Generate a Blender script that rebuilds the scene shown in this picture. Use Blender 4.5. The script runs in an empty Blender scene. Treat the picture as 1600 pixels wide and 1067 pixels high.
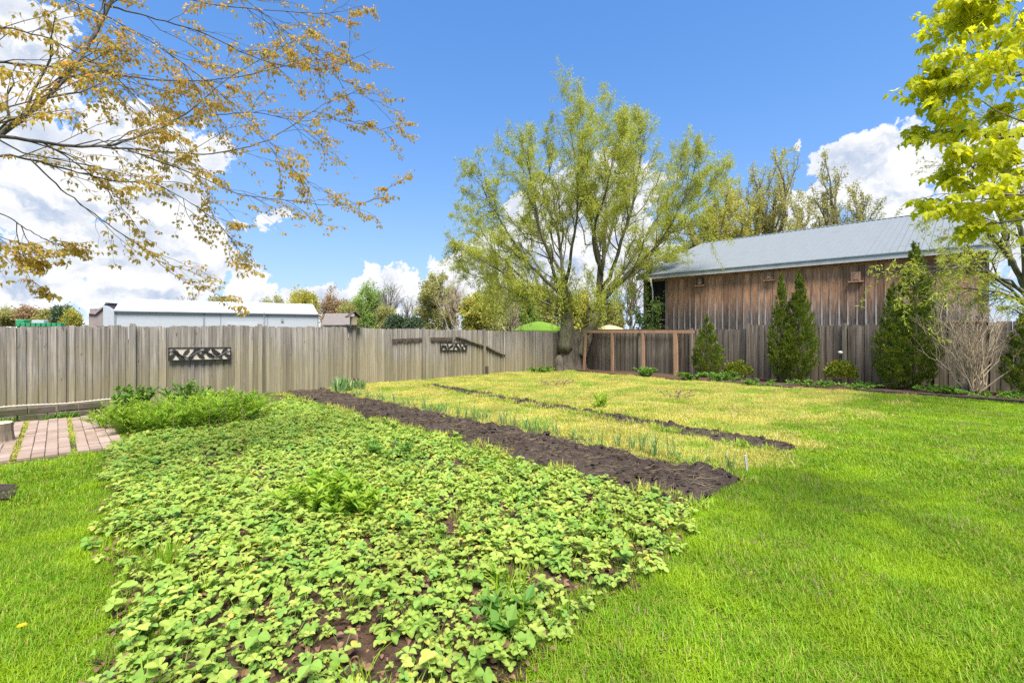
import bpy, math, random
import numpy as np
from math import radians, sin, cos, pi, sqrt

random.seed(7)
rng = np.random.default_rng(11)
scene = bpy.context.scene
COL = scene.collection

# ------------------------------------------------------------------ camera
CAM_Z = 1.75
HOR = 515.0           # horizon row in the 1600 x 1067 photograph
FPX = 711.0
cam_data = bpy.data.cameras.new("camera")
cam_data.lens = 16.0
cam_data.sensor_width = 36.0
cam_data.shift_y = -(533.5 - HOR) / 1600.0
cam_data.clip_start = 0.05
cam_data.clip_end = 6000
cam = bpy.data.objects.new("camera", cam_data)
cam.location = (0, 0, CAM_Z)
cam.rotation_euler = (radians(90), 0, 0)
COL.objects.link(cam)
scene.camera = cam

# ------------------------------------------------------------------ colour management
scene.view_settings.view_transform = 'Standard'
scene.view_settings.look = 'None'
scene.view_settings.gamma = 1.0
scene.view_settings.use_curve_mapping = False
scene.view_settings.exposure = 1.68
scene.cycles.max_bounces = 8
scene.cycles.diffuse_bounces = 4
scene.cycles.transmission_bounces = 6
scene.cycles.glossy_bounces = 2
scene.cycles.use_denoising = False
scene.cycles.sample_clamp_indirect = 6.0

# ------------------------------------------------------------------ sun and sky
SUN_TO = np.array([0.13, -0.46, 0.88]); SUN_TO = SUN_TO / np.linalg.norm(SUN_TO)
sun_el = math.asin(SUN_TO[2]); sun_az = math.atan2(SUN_TO[0], SUN_TO[1])
sl = bpy.data.lights.new("sun", 'SUN')
sl.energy = 3.4
sl.angle = radians(28.0)
sl.color = (1.0, 0.955, 0.88)
sun = bpy.data.objects.new("sun", sl)
from mathutils import Vector
sun.rotation_euler = Vector(SUN_TO.tolist()).to_track_quat('Z', 'Y').to_euler()
sun.location = (0, 0, 30)
COL.objects.link(sun)

SKY_STRENGTH = 0.105
def build_world():
    w = bpy.data.worlds.new("World"); scene.world = w; w.use_nodes = True
    nt = w.node_tree; N = nt.nodes; L = nt.links
    N.clear()
    def node(t, **k):
        n = N.new(t)
        for a, b in k.items(): setattr(n, a, b)
        return n
    def math_(op, a, b=None, c=None, clamp=False):
        n = node('ShaderNodeMath', operation=op, use_clamp=clamp)
        for i, v in enumerate((a, b, c)):
            if v is None: continue
            if isinstance(v, (int, float)): n.inputs[i].default_value = v
            else: L.new(v, n.inputs[i])
        return n.outputs[0]
    out = node('ShaderNodeOutputWorld')
    bg = node('ShaderNodeBackground'); bg.inputs['Strength'].default_value = SKY_STRENGTH
    sky = node('ShaderNodeTexSky', sky_type='NISHITA')
    sky.sun_disc = False; sky.sun_elevation = sun_el; sky.sun_rotation = sun_az
    sky.air_density = 1.0; sky.dust_density = 0.0; sky.ozone_density = 2.2
    hsv = node('ShaderNodeHueSaturation'); hsv.inputs['Saturation'].default_value = 1.20; hsv.inputs['Value'].default_value = 1.0; hsv.inputs['Hue'].default_value = 0.498
    # keep the bright horizon within the exposure: c * 1.3 / (1 + 0.3 c)
    k1 = node('ShaderNodeVectorMath', operation='MULTIPLY_ADD'); L.new(sky.outputs[0], k1.inputs[0]); k1.inputs[1].default_value = (0.30, 0.27, 0.26); k1.inputs[2].default_value = (1, 1, 1)
    k2 = node('ShaderNodeVectorMath', operation='MULTIPLY'); L.new(sky.outputs[0], k2.inputs[0]); k2.inputs[1].default_value = (1.0, 1.10, 1.46)
    k3 = node('ShaderNodeVectorMath', operation='DIVIDE'); L.new(k2.outputs[0], k3.inputs[0]); L.new(k1.outputs[0], k3.inputs[1])
    L.new(k3.outputs[0], hsv.inputs['Color'])
    tc = node('ShaderNodeTexCoord')
    vec = tc.outputs['Generated']
    # cumulus: lobes given by their direction, broken up with fractal noise
    def dirn(px, py):
        v = np.array([(px - 800) / FPX, 1.0, (HOR - py) / FPX]); return v / np.linalg.norm(v)
    lobes = [  # px, py, radius in px of the photograph
        (15, 60, 90), (40, 130, 80), (-60, 60, 120), (-60, 200, 160),
        (150, 270, 110), (230, 235, 80), (60, 330, 125), (250, 330, 95), (300, 255, 55),
        (160, 400, 92), (300, 400, 75), (340, 390, 45), (30, 440, 92), (385, 440, 45), (250, 470, 62), (400, 470, 60), (-100, 420, 150),
        (470, 475, 38), (575, 450, 34), (545, 470, 45), (640, 452, 34), (655, 470, 40), (700, 445, 36), (600, 485, 60), (500, 492, 60),
        (745, 425, 42), (830, 380, 80), (900, 330, 85), (965, 330, 80), (990, 400, 90), (880, 430, 100), (1010, 450, 55),
        (435, 347, 20), (566, 415, 10), (383, 350, 13),
        (1310, 255, 38), (1360, 250, 52), (1405, 250, 45), (1350, 300, 60), (1405, 310, 55), (1430, 245, 38), (1470, 240, 42), (1400, 340, 50), (1530, 260, 75), (1620, 270, 120), (1560, 350, 110), (1700, 380, 140), (1255, 222, 9), (1240, 345, 50),
    ]
    dist = node('ShaderNodeTexNoise'); dist.inputs['Scale'].default_value = 9.0; dist.inputs['Detail'].default_value = 6.0; dist.inputs['Roughness'].default_value = 0.6
    L.new(vec, dist.inputs['Vector'])
    sub = node('ShaderNodeVectorMath', operation='SUBTRACT'); L.new(dist.outputs['Color'], sub.inputs[0]); sub.inputs[1].default_value = (0.5, 0.5, 0.5)
    sc = node('ShaderNodeVectorMath', operation='SCALE'); L.new(sub.outputs[0], sc.inputs[0]); sc.inputs['Scale'].default_value = 0.13
    add = node('ShaderNodeVectorMath', operation='ADD'); L.new(vec, add.inputs[0]); L.new(sc.outputs[0], add.inputs[1])
    dvec = add.outputs[0]
    cur = None
    for (px, py, r) in lobes:
        d = dirn(px, py)
        rad = r / FPX * (d[1] ** 1.5)
        n = node('ShaderNodeVectorMath', operation='DISTANCE'); L.new(dvec, n.inputs[0]); n.inputs[1].default_value = d.tolist()
        t = math_('MULTIPLY_ADD', n.outputs['Value'], -1.0 / rad, 1.0)
        t = math_('MULTIPLY', t, min(1.0, 0.45 + r / 110.0))
        cur = t if cur is None else math_('SMOOTH_MAX', cur, t, 0.12)
    # elsewhere: the same scattered cumulus, low down all round
    sepv = node('ShaderNodeSeparateXYZ'); L.new(vec, sepv.inputs[0])
    n2 = node('ShaderNodeTexNoise'); n2.inputs['Scale'].default_value = 2.6; n2.inputs['Detail'].default_value = 4.0
    mp = node('ShaderNodeMapping'); mp.inputs['Scale'].default_value = (1, 1, 1.8); mp.inputs['Location'].default_value = (3.1, 1.7, 0.4); L.new(dvec, mp.inputs['Vector']); L.new(mp.outputs[0], n2.inputs['Vector'])
    behind = math_('MULTIPLY_ADD', sepv.outputs['Y'], -2.2, 0.9, clamp=True)
    el = math_('MULTIPLY_ADD', sepv.outputs['Z'], -0.35, 0.05)
    t2 = math_('ADD', math_('MULTIPLY_ADD', n2.outputs['Fac'], 3.0, -1.55), el)
    t2 = math_('MULTIPLY_ADD', math_('SUBTRACT', 1.0, behind), -3.0, t2)
    cur = math_('MAXIMUM', cur, t2)
    fine = node('ShaderNodeTexNoise'); fine.inputs['Scale'].default_value = 22.0; fine.inputs['Detail'].default_value = 9.0; fine.inputs['Roughness'].default_value = 0.62
    L.new(dvec, fine.inputs['Vector'])
    low = math_('MULTIPLY_ADD', n2.outputs['Fac'], 1.6, -0.8)
    cur = math_('ADD', cur, low)
    dens = math_('ADD', cur, math_('MULTIPLY_ADD', fine.outputs['Fac'], 1.7, -0.90))
    mask = node('ShaderNodeMapRange', interpolation_type='SMOOTHSTEP'); L.new(dens, mask.inputs['Value'])
    mask.inputs['From Min'].default_value = -0.01; mask.inputs['From Max'].default_value = 0.13
    # cloud body: heaped white tops, pale blue-grey hollows and undersides
    n3 = node('ShaderNodeTexNoise'); n3.inputs['Scale'].default_value = 8.5; n3.inputs['Detail'].default_value = 8.0; n3.inputs['Roughness'].default_value = 0.58
    mp3 = node('ShaderNodeMapping'); mp3.inputs['Scale'].default_value = (1, 1, 1.7); L.new(dvec, mp3.inputs['Vector']); L.new(mp3.outputs[0], n3.inputs['Vector'])
    n4 = node('ShaderNodeTexNoise'); n4.inputs['Scale'].default_value = 8.5; n4.inputs['Detail'].default_value = 8.0; n4.inputs['Roughness'].default_value = 0.58
    mp4 = node('ShaderNodeMapping'); mp4.inputs['Scale'].default_value = (1, 1, 1.7); mp4.inputs['Location'].default_value = (0.012, -0.01, 0.05); L.new(dvec, mp4.inputs['Vector']); L.new(mp4.outputs[0], n4.inputs['Vector'])
    relief = math_('SUBTRACT', n4.outputs['Fac'], n3.outputs['Fac'])     # thicker above than here: an underside
    sh = node('ShaderNodeMapRange', interpolation_type='SMOOTHSTEP'); L.new(relief, sh.inputs['Value'])
    sh.inputs['From Min'].default_value = -0.06; sh.inputs['From Max'].default_value = 0.12
    body = math_('MULTIPLY_ADD', dens, 1.1, 0.1, clamp=True)
    shade = math_('MULTIPLY', sh.outputs[0], body)
    ccol = node('ShaderNodeMix', data_type='RGBA')
    ccol.inputs['A'].default_value = (3.0, 3.03, 3.1, 1); ccol.inputs['B'].default_value = (1.65, 1.95, 2.5, 1)
    L.new(shade, ccol.inputs['Factor'])
    mix = node('ShaderNodeMix', data_type='RGBA')
    L.new(mask.outputs[0], mix.inputs['Factor']); L.new(hsv.outputs[0], mix.inputs['A']); L.new(ccol.outputs['Result'], mix.inputs['B'])
    L.new(mix.outputs['Result'], bg.inputs['Color'])
    L.new(bg.outputs[0], out.inputs['Surface'])
    w.cycles.sampling_method = 'MANUAL'; w.cycles.sample_map_resolution = 1024
build_world()

# ------------------------------------------------------------------ place frame
S2 = sqrt(2.0)
CX, CY = 2.9, 22.8                      # far corner of the yard
E1 = np.array([1, 1]) / S2              # along the left fence, towards the corner
E2 = np.array([1, -1]) / S2             # along the back fence, away from the corner
def ab(x, y):
    dx = np.asarray(x) - CX; dy = np.asarray(y) - CY
    return -(dx + dy) / S2, (dx - dy) / S2
def xy(a, b):
    return CX + (-a + b) / S2, CY + (-a - b) / S2
def gz(x, y):
    a, b = ab(x, y)
    return -0.19 + 0.0100 * np.clip(a, -3, 45) + 0.0167 * np.clip(b, -3, 45)
def G(px, py):
    z = 0.0
    for _ in range(12):
        d = FPX * (CAM_Z - z) / (py - HOR); x = (px - 800) / FPX * d; z = float(gz(x, d))
    return np.array([x, d, z])
def W(px, py, d):
    return np.array([(px - 800) / FPX * d, d, CAM_Z + (HOR - py) * d / FPX])
def onfence_left(px):
    u = (px - 800) / FPX          # CX - s, CY - s
    s = (CX - u * CY) / (1 - u)
    return s * S2                 # distance a from the corner
def onfence_back(px, off=0.0):
    u = (px - 800) / FPX; cx = CX - off / S2; cy = CY - off / S2
    t = (u * cy - cx) / (1 + u)
    return t * S2                 # distance b from the corner

# ------------------------------------------------------------------ noise helpers
def _hash(ix, iy, seed):
    h = (ix.astype(np.int64) * 374761393 + iy.astype(np.int64) * 668265263 + seed * 1442695041) & 0x7fffffff
    h = ((h ^ (h >> 13)) * 1274126177) & 0x7fffffff
    return ((h ^ (h >> 16)) & 0xffff) / 65535.0
def vnoise(x, y, seed=0):
    x = np.asarray(x, float); y = np.asarray(y, float)
    ix = np.floor(x); iy = np.floor(y); fx = x - ix; fy = y - iy
    fx = fx * fx * (3 - 2 * fx); fy = fy * fy * (3 - 2 * fy)
    a = _hash(ix, iy, seed); b = _hash(ix + 1, iy, seed); c = _hash(ix, iy + 1, seed); d = _hash(ix + 1, iy + 1, seed)
    return (a * (1 - fx) + b * fx) * (1 - fy) + (c * (1 - fx) + d * fx) * fy
def fbm(x, y, seed=0, o=4):
    s = 0; amp = 0.5; t = 0
    for i in range(o):
        s = s + amp * vnoise(x * 2 ** i, y * 2 ** i, seed + i * 17); t += amp; amp *= 0.5
    return s / t
def inpoly(x, y, poly):
    x = np.asarray(x); y = np.asarray(y); r = np.zeros(x.shape, bool); n = len(poly); j = n - 1
    for i in range(n):
        xi, yi = poly[i][0], poly[i][1]; xj, yj = poly[j][0], poly[j][1]
        c = ((yi > y) != (yj > y)) & (x < (xj - xi) * (y - yi) / (yj - yi + 1e-12) + xi)
        r ^= c; j = i
    return r
def norm(v):
    v = np.asarray(v, float); return v / (np.linalg.norm(v, axis=-1, keepdims=True) + 1e-9)

# ------------------------------------------------------------------ mesh helpers
def make_mesh(name, V, F, mat=None, rnd=None, smooth=False):
    me = bpy.data.meshes.new(name)
    V = np.asarray(V, float)
    me.from_pydata(V.tolist(), [], F if isinstance(F, list) else F.tolist())
    if mat is not None: me.materials.append(mat)
    if rnd is not None:
        at = me.attributes.new("rnd", 'FLOAT', 'POINT'); at.data.foreach_set("value", np.asarray(rnd, np.float32))
    if smooth and len(me.polygons):
        me.polygons.foreach_set("use_smooth", np.ones(len(me.polygons), bool))
    me.update()
    return me
class MB:
    def __init__(s): s.V = []; s.F = []; s.R = []; s.n = 0
    def add(s, V, F, r=None):
        V = np.asarray(V, float).reshape(-1, 3); k = s.n
        s.V.append(V)
        if isinstance(F, np.ndarray): s.F.extend((F + k).tolist())
        else: s.F.extend([[i + k for i in f] for f in F])
        s.R.append(np.full(len(V), random.random() if r is None else r) if np.ndim(r) == 0 else np.asarray(r)); s.n += len(V)
        return s
    def box(s, c, size, rz=0.0, rx=0.0, ry=0.0, taper=1.0, bev=0.0):
        hx, hy, hz = [q / 2 for q in size]
        if bev > 0:
            b = min(bev, hx * .9, hy * .9, hz * .9)
            V = []
            for z, i in ((-hz, b), (-hz + b, 0), (hz - b, 0), (hz, b)):
                x, y = hx - i, hy - i
                V += [(-x, -y, z), (x, -y, z), (x, y, z), (-x, y, z)]
            F = [[3, 2, 1, 0], [12, 13, 14, 15]]
            for k in range(3):
                for j in range(4):
                    F.append([k * 4 + j, k * 4 + (j + 1) % 4, k * 4 + 4 + (j + 1) % 4, k * 4 + 4 + j])
        else:
            V = [(-hx, -hy, -hz), (hx, -hy, -hz), (hx, hy, -hz), (-hx, hy, -hz), (-hx * taper, -hy * taper, hz), (hx * taper, -hy * taper, hz), (hx * taper, hy * taper, hz), (-hx * taper, hy * taper, hz)]
            F = [[3, 2, 1, 0], [4, 5, 6, 7], [0, 1, 5, 4], [1, 2, 6, 5], [2, 3, 7, 6], [3, 0, 4, 7]]
        V = np.array(V, float)
        if rx: V = V @ np.array([[1, 0, 0], [0, cos(rx), -sin(rx)], [0, sin(rx), cos(rx)]]).T
        if ry: V = V @ np.array([[cos(ry), 0, sin(ry)], [0, 1, 0], [-sin(ry), 0, cos(ry)]]).T
        if rz: V = V @ np.array([[cos(rz), -sin(rz), 0], [sin(rz), cos(rz), 0], [0, 0, 1]]).T
        return s.add(V + np.asarray(c, float), F)
    def tube(s, P, R, k=6, cap=True, r=None):
        P = np.asarray(P, float); n = len(P); R = np.broadcast_to(np.asarray(R, float), (n,))
        T = np.gradient(P, axis=0); T = T / (np.linalg.norm(T, axis=1, keepdims=True) + 1e-9)
        ref = np.array([0.0, 0, 1]) if abs(T[:, 2].mean()) < 0.8 else np.array([1.0, 0, 0])
        A = np.cross(T, ref); A /= (np.linalg.norm(A, axis=1, keepdims=True) + 1e-9); B = np.cross(T, A)
        th = np.arange(k) * 2 * pi / k
        V = P[:, None, :] + R[:, None, None] * (np.cos(th)[None, :, None] * A[:, None, :] + np.sin(th)[None, :, None] * B[:, None, :])
        i = np.arange(n - 1)[:, None] * k; j = np.arange(k)[None, :]; j2 = (j + 1) % k
        F = np.stack([i + j, i + j2, i + k + j2, i + k + j], -1).reshape(-1, 4)
        s.add(V.reshape(-1, 3), F, r)
        if cap and k > 2:
            s.F.append([s.n - k + q for q in range(k)]); s.F.append([s.n - n * k + q for q in reversed(range(k))])
        return s
    def mesh(s, name, mat, smooth=False):
        return make_mesh(name, np.concatenate(s.V) if s.V else np.zeros((0, 3)), s.F, mat, np.concatenate(s.R) if s.R else None, smooth)
    def obj(s, name, mat, parent=None, smooth=False, loc=None):
        return link(name, s.mesh(name, mat, smooth), parent, loc)
def link(name, me, parent=None, loc=None, rot=None, scale=None):
    o = bpy.data.objects.new(name, me); COL.objects.link(o)
    if parent is not None: o.parent = parent
    if loc is not None: o.location = [float(q) for q in loc]
    if rot is not None: o.rotation_euler = rot
    if scale is not None: o.scale = scale
    return o
def tag(o, label=None, cat=None, group=None, kind=None):
    if label: o['label'] = label
    if cat: o['category'] = cat
    if group: o['group'] = group
    if kind: o['kind'] = kind
    return o
def thing(name, label, cat, loc=(0, 0, 0), rz=0.0, group=None):
    o = bpy.data.objects.new(name, None); COL.objects.link(o)
    o.empty_display_size = 0.2
    o.location = [float(q) for q in loc]; o.rotation_euler = (0, 0, rz)
    return tag(o, label, cat, group)
def stamp(TV, TF, P, X, Y, Z, S, rnd=None):
    """copies of a template (verts TV, faces TF of one arity) at points P with axes X, Y, Z and scale S"""
    TV = np.asarray(TV, float); TF = np.asarray(TF); n = len(P); k = len(TV)
    S = np.broadcast_to(np.asarray(S, float), (n,))
    V = P[:, None, :] + S[:, None, None] * (TV[None, :, 0:1] * X[:, None, :] + TV[None, :, 1:2] * Y[:, None, :] + TV[None, :, 2:3] * Z[:, None, :])
    F = (TF[None] + (np.arange(n) * k)[:, None, None]).reshape(-1, TF.shape[1])
    R = np.repeat(rng.random(n) if rnd is None else rnd, k)
    return V.reshape(-1, 3), F, R
def frames(D, roll=None, up=None):
    """axes with Y along D, Z roughly `up` (random when None)"""
    D = norm(D); n = len(D)
    U = rng.normal(size=(n, 3)) if up is None else np.broadcast_to(np.asarray(up, float), (n, 3)) + rng.normal(size=(n, 3)) * (0.0 if roll is None else roll)
    X = norm(np.cross(D, U)); Z = np.cross(X, D)
    return X, D, Z

# ------------------------------------------------------------------ materials
class NT:
    def __init__(s, name):
        s.m = bpy.data.materials.new(name); s.m.use_nodes = True; s.t = s.m.node_tree; s.t.nodes.clear()
        s.out = s.n('ShaderNodeOutputMaterial')
    def n(s, t, **k):
        x = s.t.nodes.new(t)
        for a, b in k.items(): setattr(x, a, b)
        return x
    def l(s, a, b): s.t.links.new(a, b)
    def set(s, sock, v):
        if isinstance(v, bpy.types.NodeSocket): s.l(v, sock)
        else: sock.default_value = v
    def math(s, op, a, b=0.0, clamp=False):
        x = s.n('ShaderNodeMath', operation=op, use_clamp=clamp); s.set(x.inputs[0], a); s.set(x.inputs[1], b); return x.outputs[0]
    def mix(s, f, a, b, blend='MIX'):
        x = s.n('ShaderNodeMix', data_type='RGBA', blend_type=blend); s.set(x.inputs['Factor'], f)
        for nm, v in (('A', a), ('B', b)):
            s.set(x.inputs[nm], v if isinstance(v, bpy.types.NodeSocket) else (v[0], v[1], v[2], 1))
        return x.outputs['Result']
    def noise(s, vec, scale, detail=4.0, rough=0.55, dist=0.0):
        x = s.n('ShaderNodeTexNoise'); s.l(vec, x.inputs['Vector']); x.inputs['Scale'].default_value = scale
        x.inputs['Detail'].default_value = detail; x.inputs['Roughness'].default_value = rough; x.inputs['Distortion'].default_value = dist
        return x.outputs['Fac']
    def ramp(s, f, a, b, smooth=True):
        x = s.n('ShaderNodeMapRange', interpolation_type='SMOOTHSTEP' if smooth else 'LINEAR'); s.set(x.inputs['Value'], f)
        x.inputs['From Min'].default_value = a; x.inputs['From Max'].default_value = b; return x.outputs[0]
    def pos(s): return s.n('ShaderNodeNewGeometry').outputs['Position']
    def objco(s): return s.n('ShaderNodeTexCoord').outputs['Object']
    def orand(s): return s.n('ShaderNodeObjectInfo').outputs['Random']
    def attr(s, nm='rnd'): return s.n('ShaderNodeAttribute', attribute_name=nm).outputs['Fac']
    def mapping(s, vec, scale=(1, 1, 1), loc=None):
        x = s.n('ShaderNodeMapping'); s.l(vec, x.inputs['Vector']); x.inputs['Scale'].default_value = scale
        if loc is not None: s.set(x.inputs['Location'], loc)
        return x.outputs[0]
    def comb(s, x=0.0, y=0.0, z=0.0):
        c = s.n('ShaderNodeCombineXYZ'); s.set(c.inputs[0], x); s.set(c.inputs[1], y); s.set(c.inputs[2], z); return c.outputs[0]
    def principled(s, col, rough=0.7, spec=0.3, metal=0.0, bump=None, bstr=0.3, bdist=0.01):
        p = s.n('ShaderNodeBsdfPrincipled')
        s.set(p.inputs['Base Color'], col if isinstance(col, bpy.types.NodeSocket) else (col[0], col[1], col[2], 1))
        s.set(p.inputs['Roughness'], rough); p.inputs['Specular IOR Level'].default_value = spec; p.inputs['Metallic'].default_value = metal
        if bump is not None:
            b = s.n('ShaderNodeBump'); b.inputs['Strength'].default_value = bstr; b.inputs['Distance'].default_value = bdist
            s.l(bump, b.inputs['Height']); s.l(b.outputs[0], p.inputs['Normal'])
        return p.outputs[0]
    def done(s, sh): s.l(sh, s.out.inputs['Surface']); return s.m

def leaf_mat(name, c1, c2, c3=None, trans=0.35, patch=0.35, pscale=0.6, rough=0.55, inst=False, spec=0.25, tint=(1.25, 1.15, 0.6), patch_col=None, patch_rng=(.45, .62), patch_scale=1.3):
    t = NT(name)
    r = t.attr()
    col = t.mix(r, c1, c2)
    if c3 is not None:
        col = t.mix(t.ramp(t.math('FRACT', t.math('MULTIPLY', r, 7.31)), 0.82, 0.9), col, c3)
    if inst:
        k = t.orand(); col = t.mix(t.math('MULTIPLY', k, 0.35), col, c2)
    if patch_col is not None:
        col = t.mix(t.math('MULTIPLY', t.ramp(t.noise(t.mapping(t.pos(), (1, 1, .3)), patch_scale, 5.0, .6), *patch_rng), .85), col, patch_col)
    pn = t.noise(t.pos(), pscale, 3.0)
    v = t.math('MULTIPLY_ADD' if False else 'MULTIPLY', t.math('SUBTRACT', pn, 0.5), patch * 2)
    v2 = t.math('ADD', 1.0, v)
    h = t.n('ShaderNodeHueSaturation'); t.l(col, h.inputs['Color']); t.l(v2, h.inputs['Value'])
    col = h.outputs[0]
    d = t.principled(col, rough, spec)
    tr = t.n('ShaderNodeBsdfTranslucent')
    t.l(t.mix(1.0, col, tint, 'MULTIPLY'), tr.inputs['Color'])
    mx = t.n('ShaderNodeMixShader'); mx.inputs[0].default_value = trans
    t.l(d, mx.inputs[1]); t.l(tr.outputs[0], mx.inputs[2])
    return t.done(mx.outputs[0])

def bark_mat(name, c1, c2, scale=6.0, stretch=0.25, bstr=0.6):
    t = NT(name); v = t.mapping(t.pos(), (scale, scale, scale * stretch))
    n = t.noise(v, 2.0, 6.0, 0.65, 0.4); n2 = t.noise(t.pos(), 1.3, 3)
    col = t.mix(t.ramp(n, 0.3, 0.7), c1, c2); col = t.mix(t.math('MULTIPLY', n2, 0.3), col, (0.10, 0.11, 0.07))
    return t.done(t.principled(col, 0.9, 0.15, bump=n, bstr=bstr, bdist=0.02))

def wood_mat(name, dark, light, stain=None, stain_z=(0.1, 0.9), amount=0.5, top=None, top_z=None, var=0.35, rough=0.85, grain=1.0):
    t = NT(name)
    o = t.objco(); r = t.orand()
    off = t.comb(t.math('MULTIPLY', r, 37.0), t.math('MULTIPLY', r, 91.0), t.math('MULTIPLY', r, 53.0))
    v = t.mapping(o, (26 * grain, 26 * grain, 1.3), off)
    g = t.noise(v, 1.6, 7.0, 0.68, 0.5)
    v2 = t.mapping(o, (5, 5, 0.55), off); b = t.noise(v2, 1.5, 4.0, 0.6)
    v3 = t.mapping(o, (9, 9, 4.5), off); kn = t.noise(v3, 1.5, 2.0)
    col = t.mix(t.ramp(g, 0.28, 0.72), dark, light)
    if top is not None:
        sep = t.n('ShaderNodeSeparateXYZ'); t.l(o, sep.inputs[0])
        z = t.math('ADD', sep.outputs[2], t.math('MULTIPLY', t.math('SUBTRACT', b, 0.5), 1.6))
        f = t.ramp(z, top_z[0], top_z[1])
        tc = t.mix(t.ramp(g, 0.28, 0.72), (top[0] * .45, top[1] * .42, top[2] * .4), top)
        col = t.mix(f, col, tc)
    col = t.mix(t.math('MULTIPLY', t.ramp(kn, 0.68, 0.76), 0.75), col, (0.035, 0.026, 0.02))
    col = t.mix(t.math('MULTIPLY', t.ramp(b, 0.42, 0.75), 0.5), col, tuple(q * 0.55 for q in dark))
    if stain is not None:
        sep = t.n('ShaderNodeSeparateXYZ'); t.l(o, sep.inputs[0])
        p = t.noise(t.pos(), 0.9, 5.0, 0.6)
        f = t.math('SUBTRACT', 1.0, t.ramp(t.math('ADD', sep.outputs[2], t.math('MULTIPLY', t.math('SUBTRACT', p, 0.5), 1.8)), stain_z[0], stain_z[1]))
        col = t.mix(t.math('MULTIPLY', f, amount), col, stain)
    val = t.math('ADD', 1.0 - var / 2, t.math('MULTIPLY', r, var))
    h = t.n('ShaderNodeHueSaturation'); t.l(col, h.inputs['Color']); t.l(val, h.inputs['Value'])
    return t.done(t.principled(h.outputs[0], rough, 0.2, bump=g, bstr=0.5, bdist=0.004))

def plain_mat(name, col, rough=0.6, spec=0.3, metal=0.0, var=0.12, scale=3.0):
    t = NT(name); n = t.noise(t.pos(), scale, 5.0)
    c = t.mix(t.ramp(n, 0.25, 0.75), tuple(q * (1 - var) for q in col), tuple(min(1, q * (1 + var)) for q in col))
    return t.done(t.principled(c, rough, spec, metal))

def ground_mat(name, cols, scale=1.0, bstr=0.6, bdist=0.03, rough=0.95):
    t = NT(name); p = t.pos()
    a = t.noise(p, 0.7 * scale, 5.0, 0.6); b = t.noise(p, 9.0 * scale, 6.0, 0.65); c = t.noise(p, 60.0 * scale, 4.0, 0.6)
    col = t.mix(t.ramp(a, 0.35, 0.65), cols[0], cols[1]); col = t.mix(t.ramp(b, 0.45, 0.7), col, cols[2]); col = t.mix(t.math('MULTIPLY', t.ramp(c, 0.5, 0.75), 0.6), col, cols[3])
    hgt = t.math('ADD', b, t.math('MULTIPLY', c, 0.4))
    return t.done(t.principled(col, rough, 0.15, bump=hgt, bstr=bstr, bdist=bdist))

M = {}
M['earth'] = ground_mat('earth', [(0.06, 0.075, 0.02), (0.085, 0.08, 0.025), (0.05, 0.055, 0.018), (0.10, 0.08, 0.045)])
M['litter'] = ground_mat('litter', [(0.085, 0.048, 0.030), (0.12, 0.075, 0.048), (0.035, 0.02, 0.014), (0.22, 0.15, 0.10)], 2.6, 1.0, .04)
M['soil'] = ground_mat('soil', [(0.050, 0.036, 0.028), (0.072, 0.053, 0.042), (0.028, 0.02, 0.016), (0.13, 0.10, 0.082)], 1.6, 1.0, .04)
M['lawn'] = leaf_mat('lawn', (0.125, 0.28, 0.012), (0.27, 0.42, 0.016), (0.42, 0.37, 0.10), 0.45, 0.40, 1.4, 0.5, patch_col=(0.30, 0.44, 0.016), patch_rng=(.46, .64), patch_scale=1.9)
M['weedgrass'] = leaf_mat('weedgrass', (0.40, 0.43, 0.06), (0.57, 0.53, 0.14), (0.55, 0.45, 0.24), 0.42, 0.40, 0.9, 0.55, patch_col=(0.26, 0.39, 0.04), patch_rng=(.47, .64), patch_scale=1.0)
M['straw'] = leaf_mat('straw', (0.28, 0.22, 0.12), (0.18, 0.13, 0.075), None, 0.15, 0.3)
M['strawberry'] = leaf_mat('strawberry', (0.21, 0.345, 0.06), (0.44, 0.52, 0.11), (0.52, 0.44, 0.10), 0.42, 0.32, 1.5, 0.6, spec=0.18, patch_col=(0.30, 0.42, 0.075), patch_rng=(.42, .6), patch_scale=2.4)
M['strawberry_dark'] = leaf_mat('strawberry_dark', (0.16, 0.31, 0.06), (0.26, 0.39, 0.06), None, 0.36, 0.25, 1.5, 0.6, spec=0.2)
M['dryleaf'] = leaf_mat('dryleaf', (0.11, 0.048, 0.028), (0.24, 0.145, 0.085), (0.36, 0.26, 0.17), 0.1, 0.3)
M['weed'] = leaf_mat('weed', (0.18, 0.35, 0.03), (0.36, 0.47, 0.05), None, 0.45, 0.3, 1.2)
M['weed_dark'] = leaf_mat('weed_dark', (0.09, 0.22, 0.035), (0.19, 0.31, 0.045), None, 0.38, 0.3)
M['onion'] = leaf_mat('onion', (0.12, 0.25, 0.10), (0.20, 0.32, 0.08), (0.4, 0.4, 0.2), 0.3, 0.2)
M['willow'] = leaf_mat('willow', (0.32, 0.38, 0.055), (0.46, 0.48, 0.08), None, 0.5, 0.25, 0.35)
M['maple_bronze'] = leaf_mat('maple_bronze', (0.46, 0.32, 0.055), (0.56, 0.45, 0.10), (0.48, 0.26, 0.08), 0.64, 0.2, 1.0, tint=(1.2, 1.12, 0.7))
M['maple_yellow'] = leaf_mat('maple_yellow', (0.50, 0.53, 0.014), (0.60, 0.60, 0.025), (0.42, 0.50, 0.02), 0.6, 0.15, 1.5, tint=(1.15, 1.12, 0.6))
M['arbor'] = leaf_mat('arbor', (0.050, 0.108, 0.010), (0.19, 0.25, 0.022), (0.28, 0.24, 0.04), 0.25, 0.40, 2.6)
M['olive'] = leaf_mat('olive', (0.29, 0.30, 0.11), (0.41, 0.39, 0.15), None, 0.45, 0.25, 0.2)
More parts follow.
